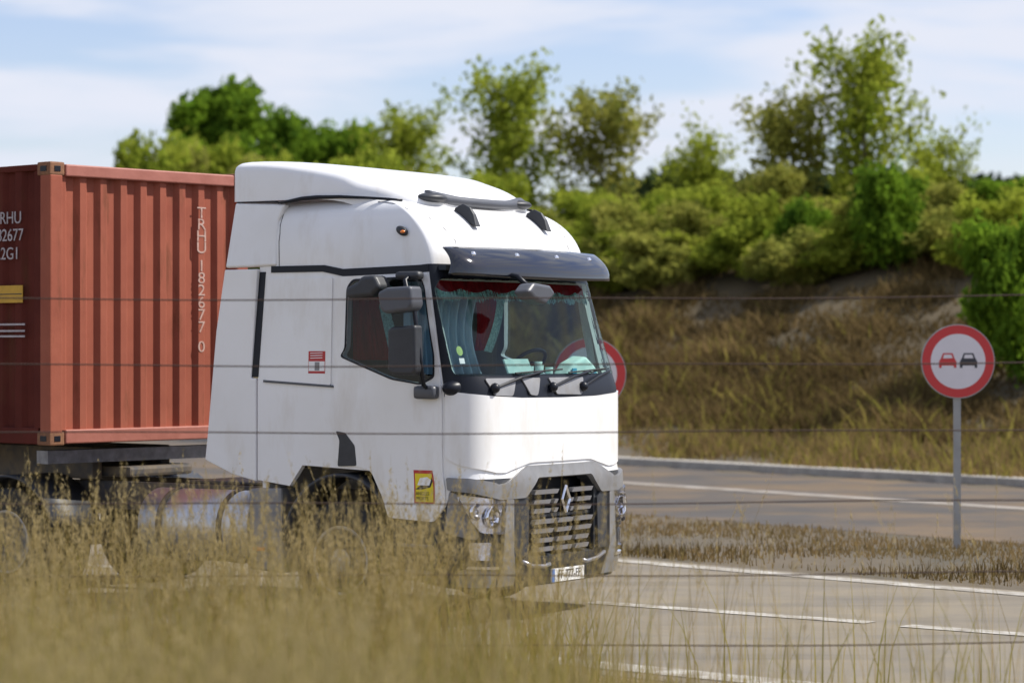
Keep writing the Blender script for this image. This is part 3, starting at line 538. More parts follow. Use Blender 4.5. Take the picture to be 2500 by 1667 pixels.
# curtain gathered behind the windscreen between the seats
bm = bmnew(); n = 60; A = []
for j in range(15):
    z = 2.86 - .78 * j / 14; A.append([bm.verts.new((-.62 + .05 * math.sin(i * .9) - .25 * (1 - i / n), -1.10 + (.78 - .16 * math.sin(j / 14 * 3.1)) * i / n, z)) for i in range(n + 1)])
for a, b in zip(A, A[1:]):
    for k in range(n): bm.faces.new((a[k], a[k + 1], b[k + 1], b[k]))
inside('blue_curtain', bm, M['curtain'], 'pale blue pleated curtain behind the near half of the windscreen', 'curtain', smooth=True)
bm = bmnew(); A = []
for j in range(11):
    z = 2.80 - .52 * j / 10; y0 = -.30 + .05 * math.sin(j * .3)
    A.append([bm.verts.new((-.70 + .02 * math.sin(i), y0 + .34 * (1 - .065 * j) * i / 14, z)) for i in range(15)])
for a, b in zip(A, A[1:]):
    for k in range(14): bm.faces.new((a[k], a[k + 1], b[k + 1], b[k]))
v = inside('tied_curtain', bm, M['red_cloth'], 'dark red curtain tail hanging in the middle of the windscreen beside the blue curtain', 'curtain', smooth=True)
bm = bmnew()
for j in range(60):
    t = j / 60; z = 2.80 - .52 * t; y = -.30 + .34 * (1 - .65 * t) + .05 * math.sin(t * 3); bm.faces.new([bm.verts.new(w) for w in ((-.69, y, z), (-.69, y + .13, z - .02), (-.69, y + .13, z - .028), (-.69, y, z - .010))])
frombm('fringe', bm, M['fringe'], v)
bm = bmnew(); RT = Matrix.Rotation(R(-24), 3, 'Y'); box(bm, (-.26, -.28, 2.145), (.02, .38, .135), RT, .008); v = inside('name_board', bm, M['paper'], 'pale green lettered board standing behind the windscreen on the dashboard', 'sign board')
bm = bmnew(); box(bm, (-.247, -.28, 2.125), (.004, .28, .045), RT); frombm('pink_lettering', bm, M['pink'], v)
bm = bmnew(); box(bm, (-.24, -.14, 2.055), (.03, .36, .05), RT, .008); v = inside('name_board', bm, M['paper'], 'narrow pale green plaque in front of the lettered board', 'sign board')
bm = bmnew(); P = [(.40, 2.05), (.52, 2.16), (.74, 2.23), (.88, 2.15), (.99, 2.05)]
prism(bm, P, lambda p: (-.20, p[0], p[1]), lambda p: (-.36, p[0], p[1] + .01)); bmesh.ops.recalc_face_normals(bm, faces=bm.faces[:]); v = bevobj(inside('white_bag', bm, M['paper'], 'white and blue bag slumped at the far end of the dashboard', 'bag'), .03, 3)
bm = bmnew(); box(bm, (-.192, .52, 2.09), (.012, .07, .07), None, .004); box(bm, (-.192, .86, 2.07), (.012, .05, .04), None, .004); frombm('blue_print', bm, M['blue'], v)
for i, (y, hh, x, lb) in enumerate(((.06, .13, -.36, 'short pale cup nearest the lettered board'), (.15, .17, -.33, 'tall pale cup in the middle of the dashboard row'), (.25, .14, -.38, 'pale cup third in the dashboard row'), (.34, .12, -.34, 'low pale cup nearest the white bag'))):
    bm = bmnew(); lathe(bm, [(.028, 0), (.036, hh), (.033, hh), (.026, .01)], (x, y, 2.015), 'z', 16); inside('cup', bm, M['paper'], lb, 'cup', 'cups on the dashboard', True)
for i, (x, y, w, d, a, lb) in enumerate(((-.28, .18, .34, .2, 12, 'loose white sheet of paper under the cups'), (-.30, .40, .28, .2, -18, 'white paper beside the white bag'), (-.30, -.75, .50, .16, 3, 'long pale paper at the near end of the dashboard'))):
    bm = bmnew(); box(bm, (x, y, 2.022 + .012 * i), (d, w, .012), Matrix.Rotation(R(a), 3, 'Z') @ Matrix.Rotation(R(12), 3, 'Y')); inside('paper', bm, M['paper'], lb, 'paper', 'papers on the dashboard')
patch('vignette_sticker', [(-1.19 + .028 * math.cos(a), 2.275 + .04 * math.sin(a)) for a in np.linspace(0, 2 * math.pi, 17)[:-1]], M['green'], truck, off=.0125, th=.001)
patch('toll_sticker', [(-1.21, 2.17), (-1.21, 2.215), (-1.165, 2.215), (-1.165, 2.17)], M['paper'], truck, off=.0125, th=.001)

# ------------------------------------------------------------------ CONTAINER and SEMI-TRAILER
OC = (-3.40, 24.75, 0); YC = R(-41.5)
cont = empty('shipping_container', OC, YC, 'rust red corrugated shipping container on the trailer behind the white cab', 'container')
Zb, Zt, HW, LN = 1.42, 3.985, 1.219, 12.19
def corr(n_, dep, width):                     # trapezoid wave profile
    P = []; p = width / n_
    for i in range(n_):
        a = i * p; P += [(a, 0), (a + p * .30, 0), (a + p * .48, -dep), (a + p * .82, -dep)]
    return P + [(width, 0)]
bm = bmnew(); pr = corr(9, .045, 2 * HW - .26); a_ = [bm.verts.new((-.03 + d, -HW + .13 + y, Zb + .13)) for y, d in pr]; b_ = [bm.verts.new((-.03 + d, -HW + .13 + y, Zt - .11)) for y, d in pr]
for k in range(len(pr) - 1): bm.faces.new((a_[k], a_[k + 1], b_[k + 1], b_[k]))
o = frombm('front_panel', bm, M['cont'], cont); q = o.modifiers.new('s', 'SOLIDIFY'); q.thickness = .01; q.offset = -1
for s in (-1, 1):
    bm = bmnew(); pr2 = corr(42, .036, LN - .3); f3 = lambda x, d, z: (-.15 - x, s * (HW - .02 + d), z)
    a_ = [bm.verts.new(f3(x, d, Zb + .15)) for x, d in pr2]; b_ = [bm.verts.new(f3(x, d, Zt - .06)) for x, d in pr2]
    for k in range(len(pr2) - 1): bm.faces.new((a_[k], a_[k + 1], b_[k + 1], b_[k]))
    bmesh.ops.recalc_face_normals(bm, faces=bm.faces[:]); o = frombm('side_panel', bm, M['cont_shaded'], cont); q = o.modifiers.new('s', 'SOLIDIFY'); q.thickness = .01
    for x, nm in ((-.07, 'corner_post'), (-LN + .07, 'corner_post')):
        bm = bmnew(); box(bm, (x, s * (HW - .07), (Zb + Zt) / 2), (.15, .145, Zt - Zb - .2)); bevobj(frombm(nm, bm, M['cont'], cont), .012)
    for z, hh in ((Zb + .075, .15), (Zt - .03, .06)): bm = bmnew(); box(bm, (-LN / 2, s * (HW - .035), z), (LN - .35, .07, hh)); bevobj(frombm('side_rail', bm, M['cont_shaded'], cont), .01)
    for x in (-.09, -LN + .09):
        for z in (Zb + .055, Zt - .045):
            bm = bmnew(); box(bm, (x, s * (HW - .08), z), (.19, .17, .125), None, .015); cc = frombm('corner_casting', bm, M['rust'], cont)
            bm = bmnew(); box(bm, (x + .0965 if x > -1 else x - .0965, s * (HW - .08), z), (.006, .07, .05), None, .002); box(bm, (x, s * (HW + .006), z), (.09, .006, .05), None, .002); frombm('slot', bm, M['black'], cc)
bm = bmnew(); box(bm, (-.05, 0, Zt - .055), (.11, 2 * HW - .36, .11)); bevobj(frombm('top_rail', bm, M['cont2'], cont), .012)
bm = bmnew(); box(bm, (-.05, 0, Zb + .07), (.11, 2 * HW - .36, .13)); bevobj(frombm('bottom_rail', bm, M['cont2'], cont), .012)
bm = bmnew(); box(bm, (-LN / 2, 0, Zt - .05), (LN - .2, 2 * HW - .15, .03)); frombm('roof', bm, M['cont'], cont)
bm = bmnew(); box(bm, (-LN / 2, 0, Zb + .1), (LN - .2, 2 * HW - .15, .06)); frombm('floor', bm, M['chassis'], cont)
bm = bmnew(); box(bm, (-LN + .03, 0, (Zb + Zt) / 2), (.05, 2 * HW - .3, Zt - Zb - .25)); frombm('rear_doors', bm, M['cont'], cont)
# vertical container number on the front panel
for i, ch in enumerate('TRHU'): textobj('number_letter', ch, .155, M['contm'], cont, Matrix.Translation((-.0275, .641, 3.60 - i * .112)) @ MT, .002, 1.25)
for i, ch in enumerate('182677'): textobj('number_digit', ch, .155, M['contm'], cont, Matrix.Translation((-.0275, .641, 3.09 - i * .118)) @ MT, .002, 1.25)
textobj('check_digit', '0', .15, M['contm'], cont, Matrix.Translation((-.0275, .641, 2.31)) @ MT, .002, 1.25)
# side markings (near side)
Yn = -HW - .002
for i, (z, w, m_n) in enumerate(((3.50, .50, 'TRHU'), (3.34, .50, '182677'), (3.17, .46, '22G1'))): textobj('side_marking', m_n, .16, M['contn'], cont, Matrix.Translation((-.62, Yn - .004, z)) @ MS, .002, 1)
bm = bmnew(); box(bm, (-.60, Yn - .004, 2.80), (.42, .006, .16)); k = frombm('height_warning_plate', bm, M['conty'], cont)
bm = bmnew(); box(bm, (-.60, Yn - .008, 2.80), (.40, .004, .008)); frombm('rule', bm, M['ink'], k)
for z in (2.52, 2.46, 2.41): bm = bmnew(); box(bm, (-.58, Yn - .004, z), (.44, .004, .018)); frombm('data_line', bm, M['contn'], cont)

trl = empty('semi_trailer', OC, YC, 'dark skeletal semi trailer chassis carrying the red container', 'trailer')
for s in (-1, 1):
    bm = bmnew(); box(bm, (-6.2, s * .42, 1.22), (11.8, .12, .30)); bevobj(frombm('chassis_beam', bm, M['chassis'], trl), .01)
    bm = bmnew(); tube(bm, [(-2.75, s * .85, 1.2), (-2.75, s * .85, .45)], .06, 8); box(bm, (-2.75, s * .85, .42), (.25, .25, .04)); frombm('landing_leg', bm, M['steel'], trl)
    g = bmnew(); box(g, (-5.4, s * 1.17, .98), (4.2, .03, .11), None, .008); box(g, (-5.4, s * 1.17, .68), (4.2, .03, .11), None, .008)
    for x in (-3.5, -5.4, -7.3): box(g, (x, s * 1.13, .88), (.06, .05, .55))
    g = frombm('side_guard', g, M['alu'], trl)
    for x in (-3.9, -6.4): bm = bmnew(); box(bm, (x, s * 1.195, .83), (.14, .02, .04), None, .006); frombm('side_marker', bm, M['orange'], g)
for x in (-.2, -2.3, -6.0, -9, -11.9): bm = bmnew(); box(bm, (x, 0, 1.30), (.16, 2.3, .12)); frombm('crossmember', bm, M['chassis'] if x < -1 else M['steel'], trl)
for x in (-8.3, -9.6, -10.9):
    for s in (-1, 1): wheel('wheel', x, s * 1.04, s, trl)
    bm = bmnew(); tube(bm, [(x, -1, .5), (x, 1, .5)], .07, 8); frombm('axle', bm, M['chassis'], trl)

# ------------------------------------------------------------------ GROUND AND ROADS
def d_ramp(x, y): return (x - 2.1) * .8 + (y - 51.6) * .6       # metres beyond the ramp's far kerb
def ghz(x, y):
    d = d_ramp(x, y) - .4
    if y < 13: return .75 * min(1, (13 - y) / 9) ** 1.3
    if d <= 0: return 0.0
    u = min(1, d / 15); h = 4.7 * (u * u * (3 - 2 * u) * .5 + u * .5)
    return h + .25 * math.sin(x * .31 + y * .17) * min(1, d / 5) + .12 * math.sin(x * .9 - y * .7) * min(1, d / 5)
bm = bmnew(); xs = np.concatenate([np.linspace(-900, -90, 14), np.linspace(-80, 80, 129), np.linspace(90, 900, 14)]); ys = np.concatenate([np.linspace(-60, 0, 5), np.linspace(2, 20, 13), np.linspace(22, 170, 149), np.linspace(180, 1500, 20)])
V = [[bm.verts.new((x, y, ghz(x, y))) for y in ys] for x in xs]
for i in range(len(xs) - 1):
    for j in range(len(ys) - 1): bm.faces.new((V[i][j], V[i + 1][j], V[i + 1][j + 1], V[i][j + 1]))
g = frombm('ground', bm, M['soil'], None, True); tag(g, kind='structure')
g.data.materials.append(M['bank'])
for p in g.data.polygons:
    c = p.center
    if d_ramp(c.x, c.y) > 2.5: p.material_index = 1
def sheet(name, P, z, m, kind='structure'):
    bm = bmnew(); bm.faces.new([bm.verts.new((x, y, z)) for x, y in P]); bmesh.ops.triangulate(bm, faces=bm.faces[:]); bmesh.ops.recalc_face_normals(bm, faces=bm.faces[:])
    o = frombm(name, bm, m)
    if o.data.polygons[0].normal.z < 0: o.data.flip_normals()
    return tag(o, kind=kind)
def off_poly(c, w):                           # ribbon of width w round a polyline
    c = [Vector((*p, 0)) for p in c]; A, B = [], []
    for i, p in enumerate(c):
        d = (c[min(i + 1, len(c) - 1)] - c[max(i - 1, 0)]).normalized(); n = Vector((-d.y, d.x, 0)); A.append(p + n * w / 2); B.append(p - n * w / 2)
    return [(p.x, p.y) for p in A] + [(p.x, p.y) for p in B[::-1]]
def ln(p, d, k0, k1, n=2): return [(p[0] + d[0] * (k0 + (k1 - k0) * i / (n - 1)), p[1] + d[1] * (k0 + (k1 - k0) * i / (n - 1))) for i in range(n)]
dr = (.766, -.643)
near = ln((0, 18.95), dr, -150, 12); far = [(9.0, 20.2), (4.85, 24.75), (1.2, 28.75), (-8, 38.2), (-95, 116)]
sheet('road', near + far, .004, M['asphalt'])
sheet('edge_line', off_poly(ln((0, 19.5), dr, -90, 9), .34), .010, M['paint'])
sheet('far_edge_line', off_poly([(7.6, 21.2), (4.78, 24.4), (1.14, 28.3), (-8, 37.6), (-60, 84)], .28), .010, M['paint'])
for k, (a, b) in enumerate((((.72, 23.66), (3.0, 21.9)), ((3.25, 21.66), (4.6, 20.6)), ((-6.5, 29.3), (-3.6, 27.0)))):
    sheet('lane_line', off_poly([a, b], .22), .010, M['paint'])
r2 = (.62, -.785)
P0 = (1.45, 36.5); sheet('slip_road', ln(P0, r2, -110, 30) + ln((2.0, 51.7), (.603, -.798), 45, -120), .004, M['asphalt2'])
sheet('slip_road_line', off_poly(ln((1.75, 44.9), (.60, -.80), -90, 26), .45), .010, M['paint2'])
bm = bmnew(); kb = off_poly(ln((2.1, 51.9), (.603, -.798), -100, 30), .42)
prism(bm, kb, lambda p: (p[0], p[1], -.05), lambda p: (p[0], p[1], .15)); bmesh.ops.recalc_face_normals(bm, faces=bm.faces[:]); tag(bevobj(frombm('kerb', bm, M['concrete']), .02), kind='structure')
sheet('verge', ln((0, 18.9), dr, -150, 7.6) + [(5.8, 13.4), (-140, 13.4)], .003, M['gravel'])

# ------------------------------------------------------------------ foliage helpers (numpy meshes)
def quads(name, C, U, Vv, m, parent=None, taper=.35):
    n = len(C); co = np.empty((n * 4, 3)); co[0::4] = C - U - Vv; co[1::4] = C + U - Vv; co[2::4] = C + U * taper + Vv; co[3::4] = C - U * taper + Vv
    me = bpy.data.meshes.new(name); me.vertices.add(n * 4); me.vertices.foreach_set('co', co.ravel())
    me.loops.add(n * 4); me.loops.foreach_set('vertex_index', np.arange(n * 4)); me.polygons.add(n)
    me.polygons.foreach_set('loop_start', np.arange(0, n * 4, 4)); me.polygons.foreach_set('loop_total', np.full(n, 4)); me.update(calc_edges=True)
    if m is None: return me
    return link(name, me, m, parent)
def rdir(n):
    v = rng.normal(size=(n, 3)); return v / np.linalg.norm(v, axis=1)[:, None]
def leaves(C, size, m, name='crown', parent=None):
    n = len(C); u = rdir(n); w = np.cross(u, rdir(n)); w /= np.linalg.norm(w, axis=1)[:, None] + 1e-9; s = size * rng.uniform(.6, 1.3, n)[:, None]
    return quads(name, C, u * s * .5, w * s * .8, m, parent, .4)
def tree_proto(h, spread, m, nl, kind='round', lsize=.16, trunk_r=.14, seed=0):
    r = random.Random(seed); bm = bmnew(); top = Vector((r.uniform(-.3, .3), r.uniform(-.2, .2), h * .92))
    pts = [Vector((0, 0, 0)), Vector((r.uniform(-.1, .1), 0, h * .3)), Vector((r.uniform(-.2, .2), 0, h * .6)), top]; tube(bm, pts, [trunk_r, trunk_r * .75, trunk_r * .45, .02], 7)
    cl = []
    nb = 44 if kind != 'shrub' else 34
    for i in range(nb):
        z = h * (r.uniform(.22, .93) if kind != 'shrub' else r.uniform(.08, .8)); k = z / h
        base = pts[0].lerp(pts[1], k / .3) if k < .3 else pts[1].lerp(pts[2], (k - .3) / .3) if k < .6 else pts[2].lerp(pts[3], (k - .6) / .4)
        prof = {'round': math.sin(math.pi * min(1, .18 + k * .80)) , 'tall': (1.15 - k) * .8, 'shrub': 1.05 - .5 * k, 'wispy': .45 + .5 * math.sin(math.pi * k)}[kind]
        a = r.uniform(0, 6.283); l = spread * prof * r.uniform(.25, 1.0)
        tip = base + Vector((math.cos(a) * l, math.sin(a) * l, l * r.uniform(.15, .75))); mid = base.lerp(tip, .5) + Vector((0, 0, -.06 * l))
        tube(bm, [base, mid, tip], [trunk_r * .32 * (1.1 - k), trunk_r * .16, .01], 5)
        for q, sc_ in ((1.0, .8), (.6, 1.0), (.82, .9), (.35, .9)): cl.append((base.lerp(tip, q), spread * (.22 if kind != 'wispy' else .25) * sc_ * r.uniform(.6, 1.5)))
    cl.append((top, spread * .2))
    wts = np.array([c[1] ** 1.6 for c in cl]); wts /= wts.sum(); idx = rng.choice(len(cl), nl, p=wts)
    cen = np.array([tuple(cl[i][0]) for i in idx]); rad = np.array([cl[i][1] for i in idx])[:, None]
    C = cen + rdir(nl) * rad * (rng.uniform(0, 1, nl)[:, None] ** (.75 if kind == 'wispy' else .55)) * np.array([1.1, 1.1, 1.15])
    C[:, 2] = np.maximum(C[:, 2], .05)
    ml = leaves(C, lsize, None); ml.materials.append(m)
    mt = bpy.data.meshes.new('trunk'); bm.to_mesh(mt); bm.free(); mt.materials.append(M['bark'])
    return mt, ml
def put_tree(proto, name, x, y, sc_, rz, label, cat, group=None):
    t = empty(name, (x, y, ghz(x, y) - .08), rz, label, cat, group); t.scale = (sc_[0], sc_[0], sc_[1])
    a = bpy.data.objects.new('trunk', proto[0]); b = bpy.data.objects.new('crown', proto[1])
    for o in (a, b): COL.objects.link(o); o.parent = t
    return t
F_ = 6389.
def at(px, Y): return (px - 1250) / F_ * Y
def hpx(py, Y): return 2.3 + (850 - py) * Y / F_     # world height that shows at row py
pr_w1 = tree_proto(6, 2.6, M['leaf_bright'], 5200, 'wispy', .12, .09, 1); pr_w2 = tree_proto(6, 2.3, M['leaf_olive'], 4300, 'wispy', .12, .08, 2)
pr_w3 = tree_proto(6, 2.8, M['leaf_bright'], 3600, 'wispy', .12, .08, 9)
pr_d1 = tree_proto(6, 2.4, M['leaf_dark'], 15000, 'round', .17, .16, 3); pr_d2 = tree_proto(5, 2.7, M['leaf_dark'], 14000, 'round', .17, .14, 4)
pr_s = [tree_proto(3, 2.0, M[k], 7500, 'shrub', .12, .06, 20 + i) for i, k in enumerate(('leaf_bright', 'leaf_olive', 'leaf_bright', 'leaf_dark'))]
def crest(px, d):                              # point on image column px, d metres beyond the kerb line
    k = (px - 1250) / F_; Y = (d + 2.1 * .8 + 51.6 * .6) / (.8 * k + .6); return k * Y, Y
def T(pr, name, px, d, top, wpx, h0, w0, label, cat='tree', group=None):
    x, y = crest(px, d); gz = ghz(x, y); H_ = hpx(top, y) - gz; sx = (wpx * y / F_) / (2 * w0); put_tree(pr, name, x, y, (sx, H_ / h0), random.uniform(0, 6), label, cat, group)
T(pr_d1, 'broadleaf_tree', 545, 19, 180, 330, 6, 2.4, 'dense dark green tree above the red container, left of the cab')
T(pr_d2, 'broadleaf_tree', 455, 17, 350, 260, 5, 2.7, 'low dark round tree just above the container roof edge')
T(pr_d2, 'broadleaf_tree', 700, 22, 285, 300, 5, 2.7, 'mid green round tree between the dark tree and the cab roof')
T(pr_d1, 'broadleaf_tree', 850, 21, 290, 270, 6, 2.4, 'dark green tree directly behind the roof spoiler')
T(pr_w1, 'birch_tree', 1000, 20, 265, 330, 6, 2.6, 'thin leafy tree just right of the spoiler, lower than its neighbour')
T(pr_w1, 'birch_tree', 1255, 18, 160, 380, 6, 2.6, 'tallest sparse light green tree behind the front of the cab')
T(pr_w2, 'birch_tree', 1480, 20, 200, 330, 6, 2.3, 'sparse light green tree right of the cab roof')
T(pr_w3, 'birch_tree', 1700, 19, 300, 330, 6, 2.8, 'short thin tree in the low gap between the two tall groups')
T(pr_w2, 'birch_tree', 1930, 17, 210, 330, 6, 2.3, 'sparse light green tree left of the highest tree on the right')
T(pr_w1, 'birch_tree', 2110, 18, 85, 380, 6, 2.6, 'highest feathery tree on the right, over the road sign')
T(pr_w3, 'birch_tree', 2290, 21, 300, 300, 6, 2.8, 'thin low tree right of the highest feathery tree')
k = 0
for px in range(360, 2560, 62):
    T(pr_s[k % 3 if random.random() < .85 else 3], 'shrub', px + random.uniform(-25, 25), 13.6 + random.uniform(-1.6, 3.0), 445 + random.uniform(-60, 70) - (60 if px < 1000 else 0), random.uniform(170, 290), 3, 2.0, 'one of the leafy shrubs making up the hedge on top of the bank', 'shrub', 'shrubs of the hedge line'); k += 1
for px in range(560, 2560, 118):
    T(pr_s[(k * 7 + 1) % 3], 'bush', px + random.uniform(-30, 30), 12.2 + random.uniform(-1.0, 1.4), 530 + random.uniform(-50, 50) - (60 if px < 1000 else 0), 330, 3, 2.0, 'one of the low yellow green bushes on the slope below the hedge', 'bush', 'bushes on the slope'); k += 1
T(pr_s[3], 'dark_shrub', 2480, 6.5, 520, 330, 3, 2.0, 'dark green shrub low on the slope at the right edge, above the sign', 'shrub')
# far wooded ridge closing the view on the right
n = 26000; xx = rng.uniform(5, 60, n); yy = rng.uniform(150, 175, n); zz = rng.uniform(0, 1, n) ** .6 * (hpx(455, 160) - 3.4) + 3.4 + .25 * np.sin(xx * .8) + .2 * np.sin(xx * 2.3)
tag(leaves(np.stack([xx, yy, zz], 1), .75, M['leaf_far'], 'far_wood'), 'level topped dark wood far away at the right edge', 'wood', kind='stuff')

# grasses -------------------------------------------------------------------
def blades(name, X, Y, Z0, H_, Wd, lean, m, ret=False):
    n = len(X); K = 3; B = np.stack([X, Y, Z0], 1); a = rng.uniform(0, 6.283, n); ld = np.stack([np.cos(a), np.sin(a) * .6, np.zeros(n)], 1) * (lean * H_)[:, None]
    b = rng.uniform(-.8, .8, n); U = np.stack([np.cos(b), np.sin(b), np.zeros(n)], 1) * (Wd / 2)[:, None]
    co = np.empty((n, 2 * (K + 1), 3)); P = []
    for k in range(K + 1):
        u = k / K; p = B + ld * (u ** 2.0); p[:, 2] += H_ * (u - .12 * abs(lean) * u * u); P.append(p); w = (1 - .82 * u); co[:, 2 * k] = p - U * w; co[:, 2 * k + 1] = p + U * w
    q = np.empty((n, K, 4), int); base = (np.arange(n) * 2 * (K + 1))[:, None]
    for k in range(K): q[:, k] = base + np.array([2 * k, 2 * k + 1, 2 * k + 3, 2 * k + 2])
    me = bpy.data.meshes.new(name); me.vertices.add(n * 2 * (K + 1)); me.vertices.foreach_set('co', co.ravel()); me.loops.add(n * K * 4); me.loops.foreach_set('vertex_index', q.ravel())
    me.polygons.add(n * K); me.polygons.foreach_set('loop_start', np.arange(0, n * K * 4, 4)); me.polygons.foreach_set('loop_total', np.full(n * K, 4)); me.update(calc_edges=True)
    o = link(name, me, m); return (o, P) if ret else o
# bank and strip covers
def cover(nm, n, d0, d1, fuzz, hlo, hhi, wlo, whi, ln_, m, label, cat, keep):
    kx = rng.uniform(-1300, 1330, n) / F_; d = rng.uniform(d0, d1, n); Yb = (d + 32.64) / (.8 * kx + .6); Xb = kx * Yb
    nz = np.sin(Xb * .55 + Yb * .21) + .7 * np.sin(Xb * 1.3 - Yb * .9) + .5 * np.sin(Xb * 2.9 + Yb * 2.1); e = np.minimum(d - d0, d1 - d) + nz * fuzz; kk = (e > rng.uniform(0, 1, n) * fuzz * 1.5) & (rng.uniform(-1.6, 1.6, n) < nz + keep)
    Xb, Yb = Xb[kk], Yb[kk]; c = len(Xb); Zb_ = np.array([ghz(a, b) for a, b in zip(Xb, Yb)])
    tag(blades(nm, Xb, Yb, Zb_ - .02, rng.uniform(hlo, hhi, c) * (1 + .5 * np.clip(nz[kk], -1, 1.5)), rng.uniform(wlo, whi, c), rng.uniform(-ln_, ln_, c), m), label, cat, kind='stuff')
cover('bank_brush', 68000, 3.2, 13.0, 1.3, .14, .42, .03, .09, 1.1, M['brush'], 'dark dry brush covering the middle of the bank', 'brush', .9)
cover('tan_scrub', 30000, 7.0, 16.0, 1.6, .15, .50, .03, .08, 1.0, M['tan'], 'tan dry scrub along the upper part of the bank', 'scrub', -.1)
cover('olive_scrub', 6000, 2.5, 12.0, 1.5, .15, .55, .03, .08, 1.0, M['greengrass'], 'olive patches scattered over the bank', 'scrub', -.9)
cover('bank_grass', 26000, .15, 6.5, .9, .10, .30, .02, .06, .8, M['tan'], 'tan dry grass along the foot of the bank', 'grass', .6)
cover('foot_grass', 9000, .15, 5.6, .9, .12, .34, .02, .05, .7, M['greengrass'], 'yellow green grass mixed into the foot of the bank', 'grass', -.2)
# median strip between road and slip road
def strip(nm, n, y_lo, y_hi, hmin, hmax, m, label, wd=(.010, .022), xr=(-300, 1320), clump=-.3):
    kx = rng.uniform(*xr, n) / F_; v = rng.uniform(0, 1, n)
    Yl = (28.75 + 1.2 * 1.05) / (1 + 1.05 * kx); Yh = (36.5 + 1.45 * 1.27) / (1 + 1.27 * kx); Yb = Yl + .25 + (Yh - Yl - .3) * (y_lo + (y_hi - y_lo) * v); Xb = kx * Yb
    cl = np.sin(Xb * 1.3 + Yb * .9) + np.sin(Xb * .5 - Yb * 1.7); kk = cl + rng.normal(0, .7, n) > clump; c = kk.sum()
    return tag(blades(nm, Xb[kk], Yb[kk], np.full(c, -.01), rng.uniform(hmin, hmax, c), rng.uniform(*wd, c), rng.uniform(-.5, .5, c), m), label, 'grass', kind='stuff')
strip('median_grass', 15000, 0, 1, .02, .09, M['tan'], 'low dry grass on the strip beyond the white road line')
strip('median_weeds', 3500, 0, .35, .04, .18, M['brush'], 'dark low weeds just behind the far white road line', clump=.3)
# tall dry grass in front of the truck
def tall(n, y0, y1, hlo, hhi, prof):
    Y = rng.uniform(y0, y1, n); px = rng.uniform(-250, 2750, n); X = (px - 1250) / F_ * Y
    w = np.interp(px, [-150, 250, 900, 1150, 1350, 1500, 1750, 2600], prof) * (.62 + .38 * np.sin(X * 4.1 + Y) * np.sin(X * 1.7 + 1 - Y))
    kk = rng.uniform(0, 1, n) < w; X, Y = X[kk], Y[kk]; c = len(X); Z0 = np.array([ghz(a, b) for a, b in zip(X, Y)])
    return X, Y, Z0, hlo + (hhi - hlo) * rng.beta(2, 2.6, c), c
def heads(name, P, per, ln_, m, label):       # small spikelets clustered along the top of each stem
    t = P[-1]; k = P[-2]; n = len(t); ii = np.repeat(np.arange(n), per); u = rng.uniform(0, 1, n * per)[:, None] ** .8 * .45; c = t[ii] * (1 - u) + k[ii] * u + rng.normal(0, .006, (n * per, 3))
    ax = t[ii] - k[ii]; ax /= np.linalg.norm(ax, axis=1)[:, None]; w = ax + rdir(n * per) * .45; w /= np.linalg.norm(w, axis=1)[:, None]; uu = np.cross(w, rdir(n * per)); uu /= np.linalg.norm(uu, axis=1)[:, None]
    tag(quads(name, c, uu * .0028, w * rng.uniform(.5, 1, n * per)[:, None] * ln_, m, None, .3), label, 'seed heads', kind='stuff')
FULL = [1, 1, 1, .85, .35, .08, .03, .03]
X, Y, Z0, H_, c = tall(10500, 13.0, 17.6, .70, 1.75, FULL)
o, P = blades('tall_dry_grass', X, Y, Z0, H_, rng.uniform(.003, .008, c), rng.uniform(-.32, .32, c), M['drygrass'], True); tag(o, 'tall dry golden grass along the verge in front of the truck', 'grass', kind='stuff')
q = H_ > 1.0; heads('grass_seed_heads', [p[q] for p in P], 14, .013, M['straw'], 'pale seed heads on the tall dry grass along the verge')
X, Y, Z0, H_, c = tall(19000, 12.5, 18.2, .25, 1.15, FULL)
tag(blades('green_weeds', X, Y, Z0, H_, rng.uniform(.005, .013, c), rng.uniform(-.5, .5, c), M['greengrass']), 'olive green weeds growing low among the tall dry grass', 'weeds', kind='stuff')
X, Y, Z0, H_, c = tall(7500, 6.5, 10.5, .60, 1.42, [1, 1, 1, .75, .34, .07, .05, .05])
o, P = blades('near_grass', X, Y, Z0, H_, rng.uniform(.003, .008, c), rng.uniform(-.3, .3, c), M['veil'], True); tag(o, 'blurred dry stalks close to the camera at the bottom', 'grass', kind='stuff')
q = H_ > .95; heads('near_seed_heads', [p[q] for p in P], 12, .011, M['straw'], 'blurred seed heads close to the camera')
n = 60000; X = rng.uniform(-6, 5.5, n); Y = rng.uniform(15.0, 19.3, n); kk = (Y < 18.6 - .84 * X - .5 * np.clip(X + .3, 0, 1)) & (np.sin(X * 3 + Y) + np.sin(X * 1.1 - Y * 2.3) > -.9); X, Y = X[kk], Y[kk]; c = len(X)
tag(blades('verge_grass', X, Y, np.full(c, 0.), rng.uniform(.05, .26, c), rng.uniform(.004, .010, c), rng.uniform(-.8, .8, c), M['straw']), 'short straw coloured grass on the verge at the bottom', 'grass', kind='stuff')

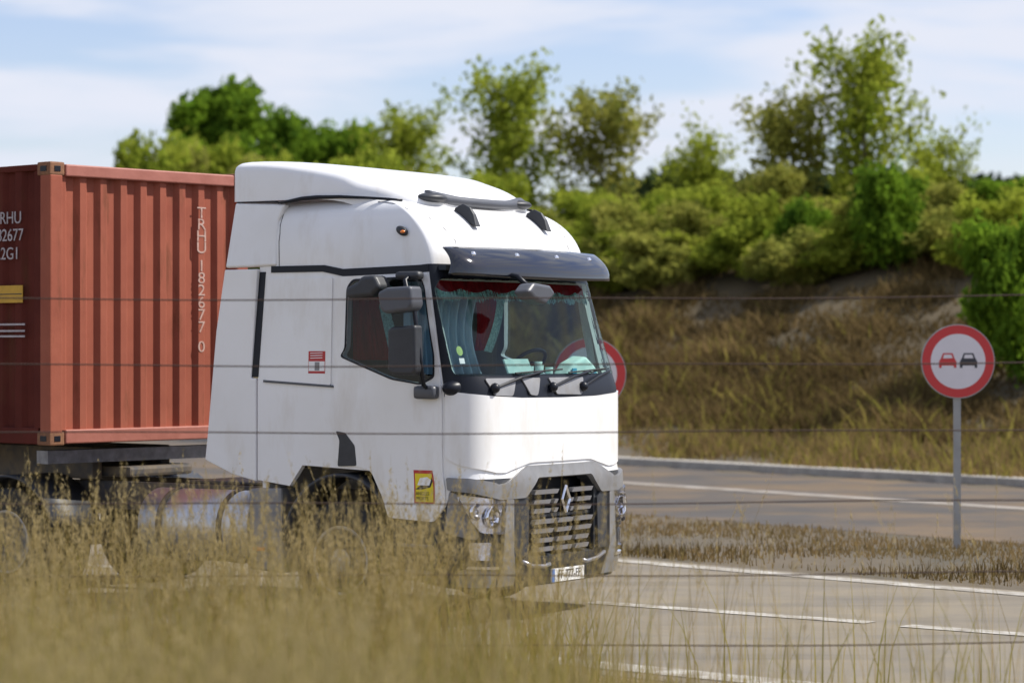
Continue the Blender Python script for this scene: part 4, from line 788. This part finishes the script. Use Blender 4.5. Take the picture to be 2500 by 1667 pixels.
# ------------------------------------------------------------------ wire fence
fen = empty('wire_fence', (0, 16, 0), 0, 'thin dark fence wires running across in front of the truck', 'fence')
for z in (2.611, 2.205, 1.794, 1.361, .922, .492):
    bm = bmnew(); pts = []
    for i in range(41):
        x = -4.3 + 8.6 * i / 40; sag = .020 * ((x + 1.2) / 4) ** 2 + .006 * math.sin(x * 1.7 + z * 3); pts.append((x, 0, z + sag - .012))
    tube(bm, pts, .0048, 6); frombm('wire', bm, M['wire'], fen, True)
for x in (-4.3, 4.3): bm = bmnew(); tube(bm, [(x, .05, -.2), (x, .05, 2.75)], [.06, .05], 10); frombm('fence_post', bm, M['wood'], fen, True)

# ------------------------------------------------------------------ road signs
def road_sign(px, py, Y, label, h_=True):
    x = at(px, Y); z = hpx(py, Y); s = empty('road_sign', (x, Y, 0), R(2), label, 'road sign', 'round road signs on the far verge')
    def disc(nm, r, y0, y1, m, parent): bm = bmnew(); lathe(bm, [(.001, y0), (r, y0), (r, y1), (.001, y1)], (0, 0, z), 'y', 56); return frombm(nm, bm, m, parent)
    f0 = disc('sign_plate', .425, -.02, .0, M['galv'], s); disc('red_border', .413, -.024, -.019, M['signr'], f0); disc('white_field', .315, -.027, -.0235, M['signw'], f0)
    bm = bmnew(); box(bm, (0, .035, (z + .3) / 2), (.08, .04, z + .3)); frombm('sign_post', bm, M['galv'], s)
    for cx, m in ((-.12, M['signr']), (.12, M['signk'])):       # two cars side by side, seen from behind
        bm = bmnew(); P = rnd([(-.10, -.075), (-.10, .0), (-.078, .035), (-.055, .095), (.055, .095), (.078, .035), (.10, .0), (.10, -.075), (.07, -.075), (.07, -.045), (-.07, -.045), (-.07, -.075)], .008, 2)
        prism(bm, P, lambda p: (cx + p[0], -.0300, z + p[1]), lambda p: (cx + p[0], -.0265, z + p[1])); bmesh.ops.recalc_face_normals(bm, faces=bm.faces[:]); c = frombm('car_symbol', bm, m, f0)
        bm = bmnew(); P = [(-.055, .035), (-.042, .078), (.042, .078), (.055, .035)]; prism(bm, P, lambda p: (cx + p[0], -.0312, z + p[1]), lambda p: (cx + p[0], -.0295, z + p[1])); bmesh.ops.recalc_face_normals(bm, faces=bm.faces[:]); frombm('rear_window_symbol', bm, M['signw'], c)
road_sign(2338, 882, 30, 'round red bordered road sign standing alone at the right edge')
road_sign(1440, 913, 30.5, 'round red bordered road sign half hidden behind the cab front')
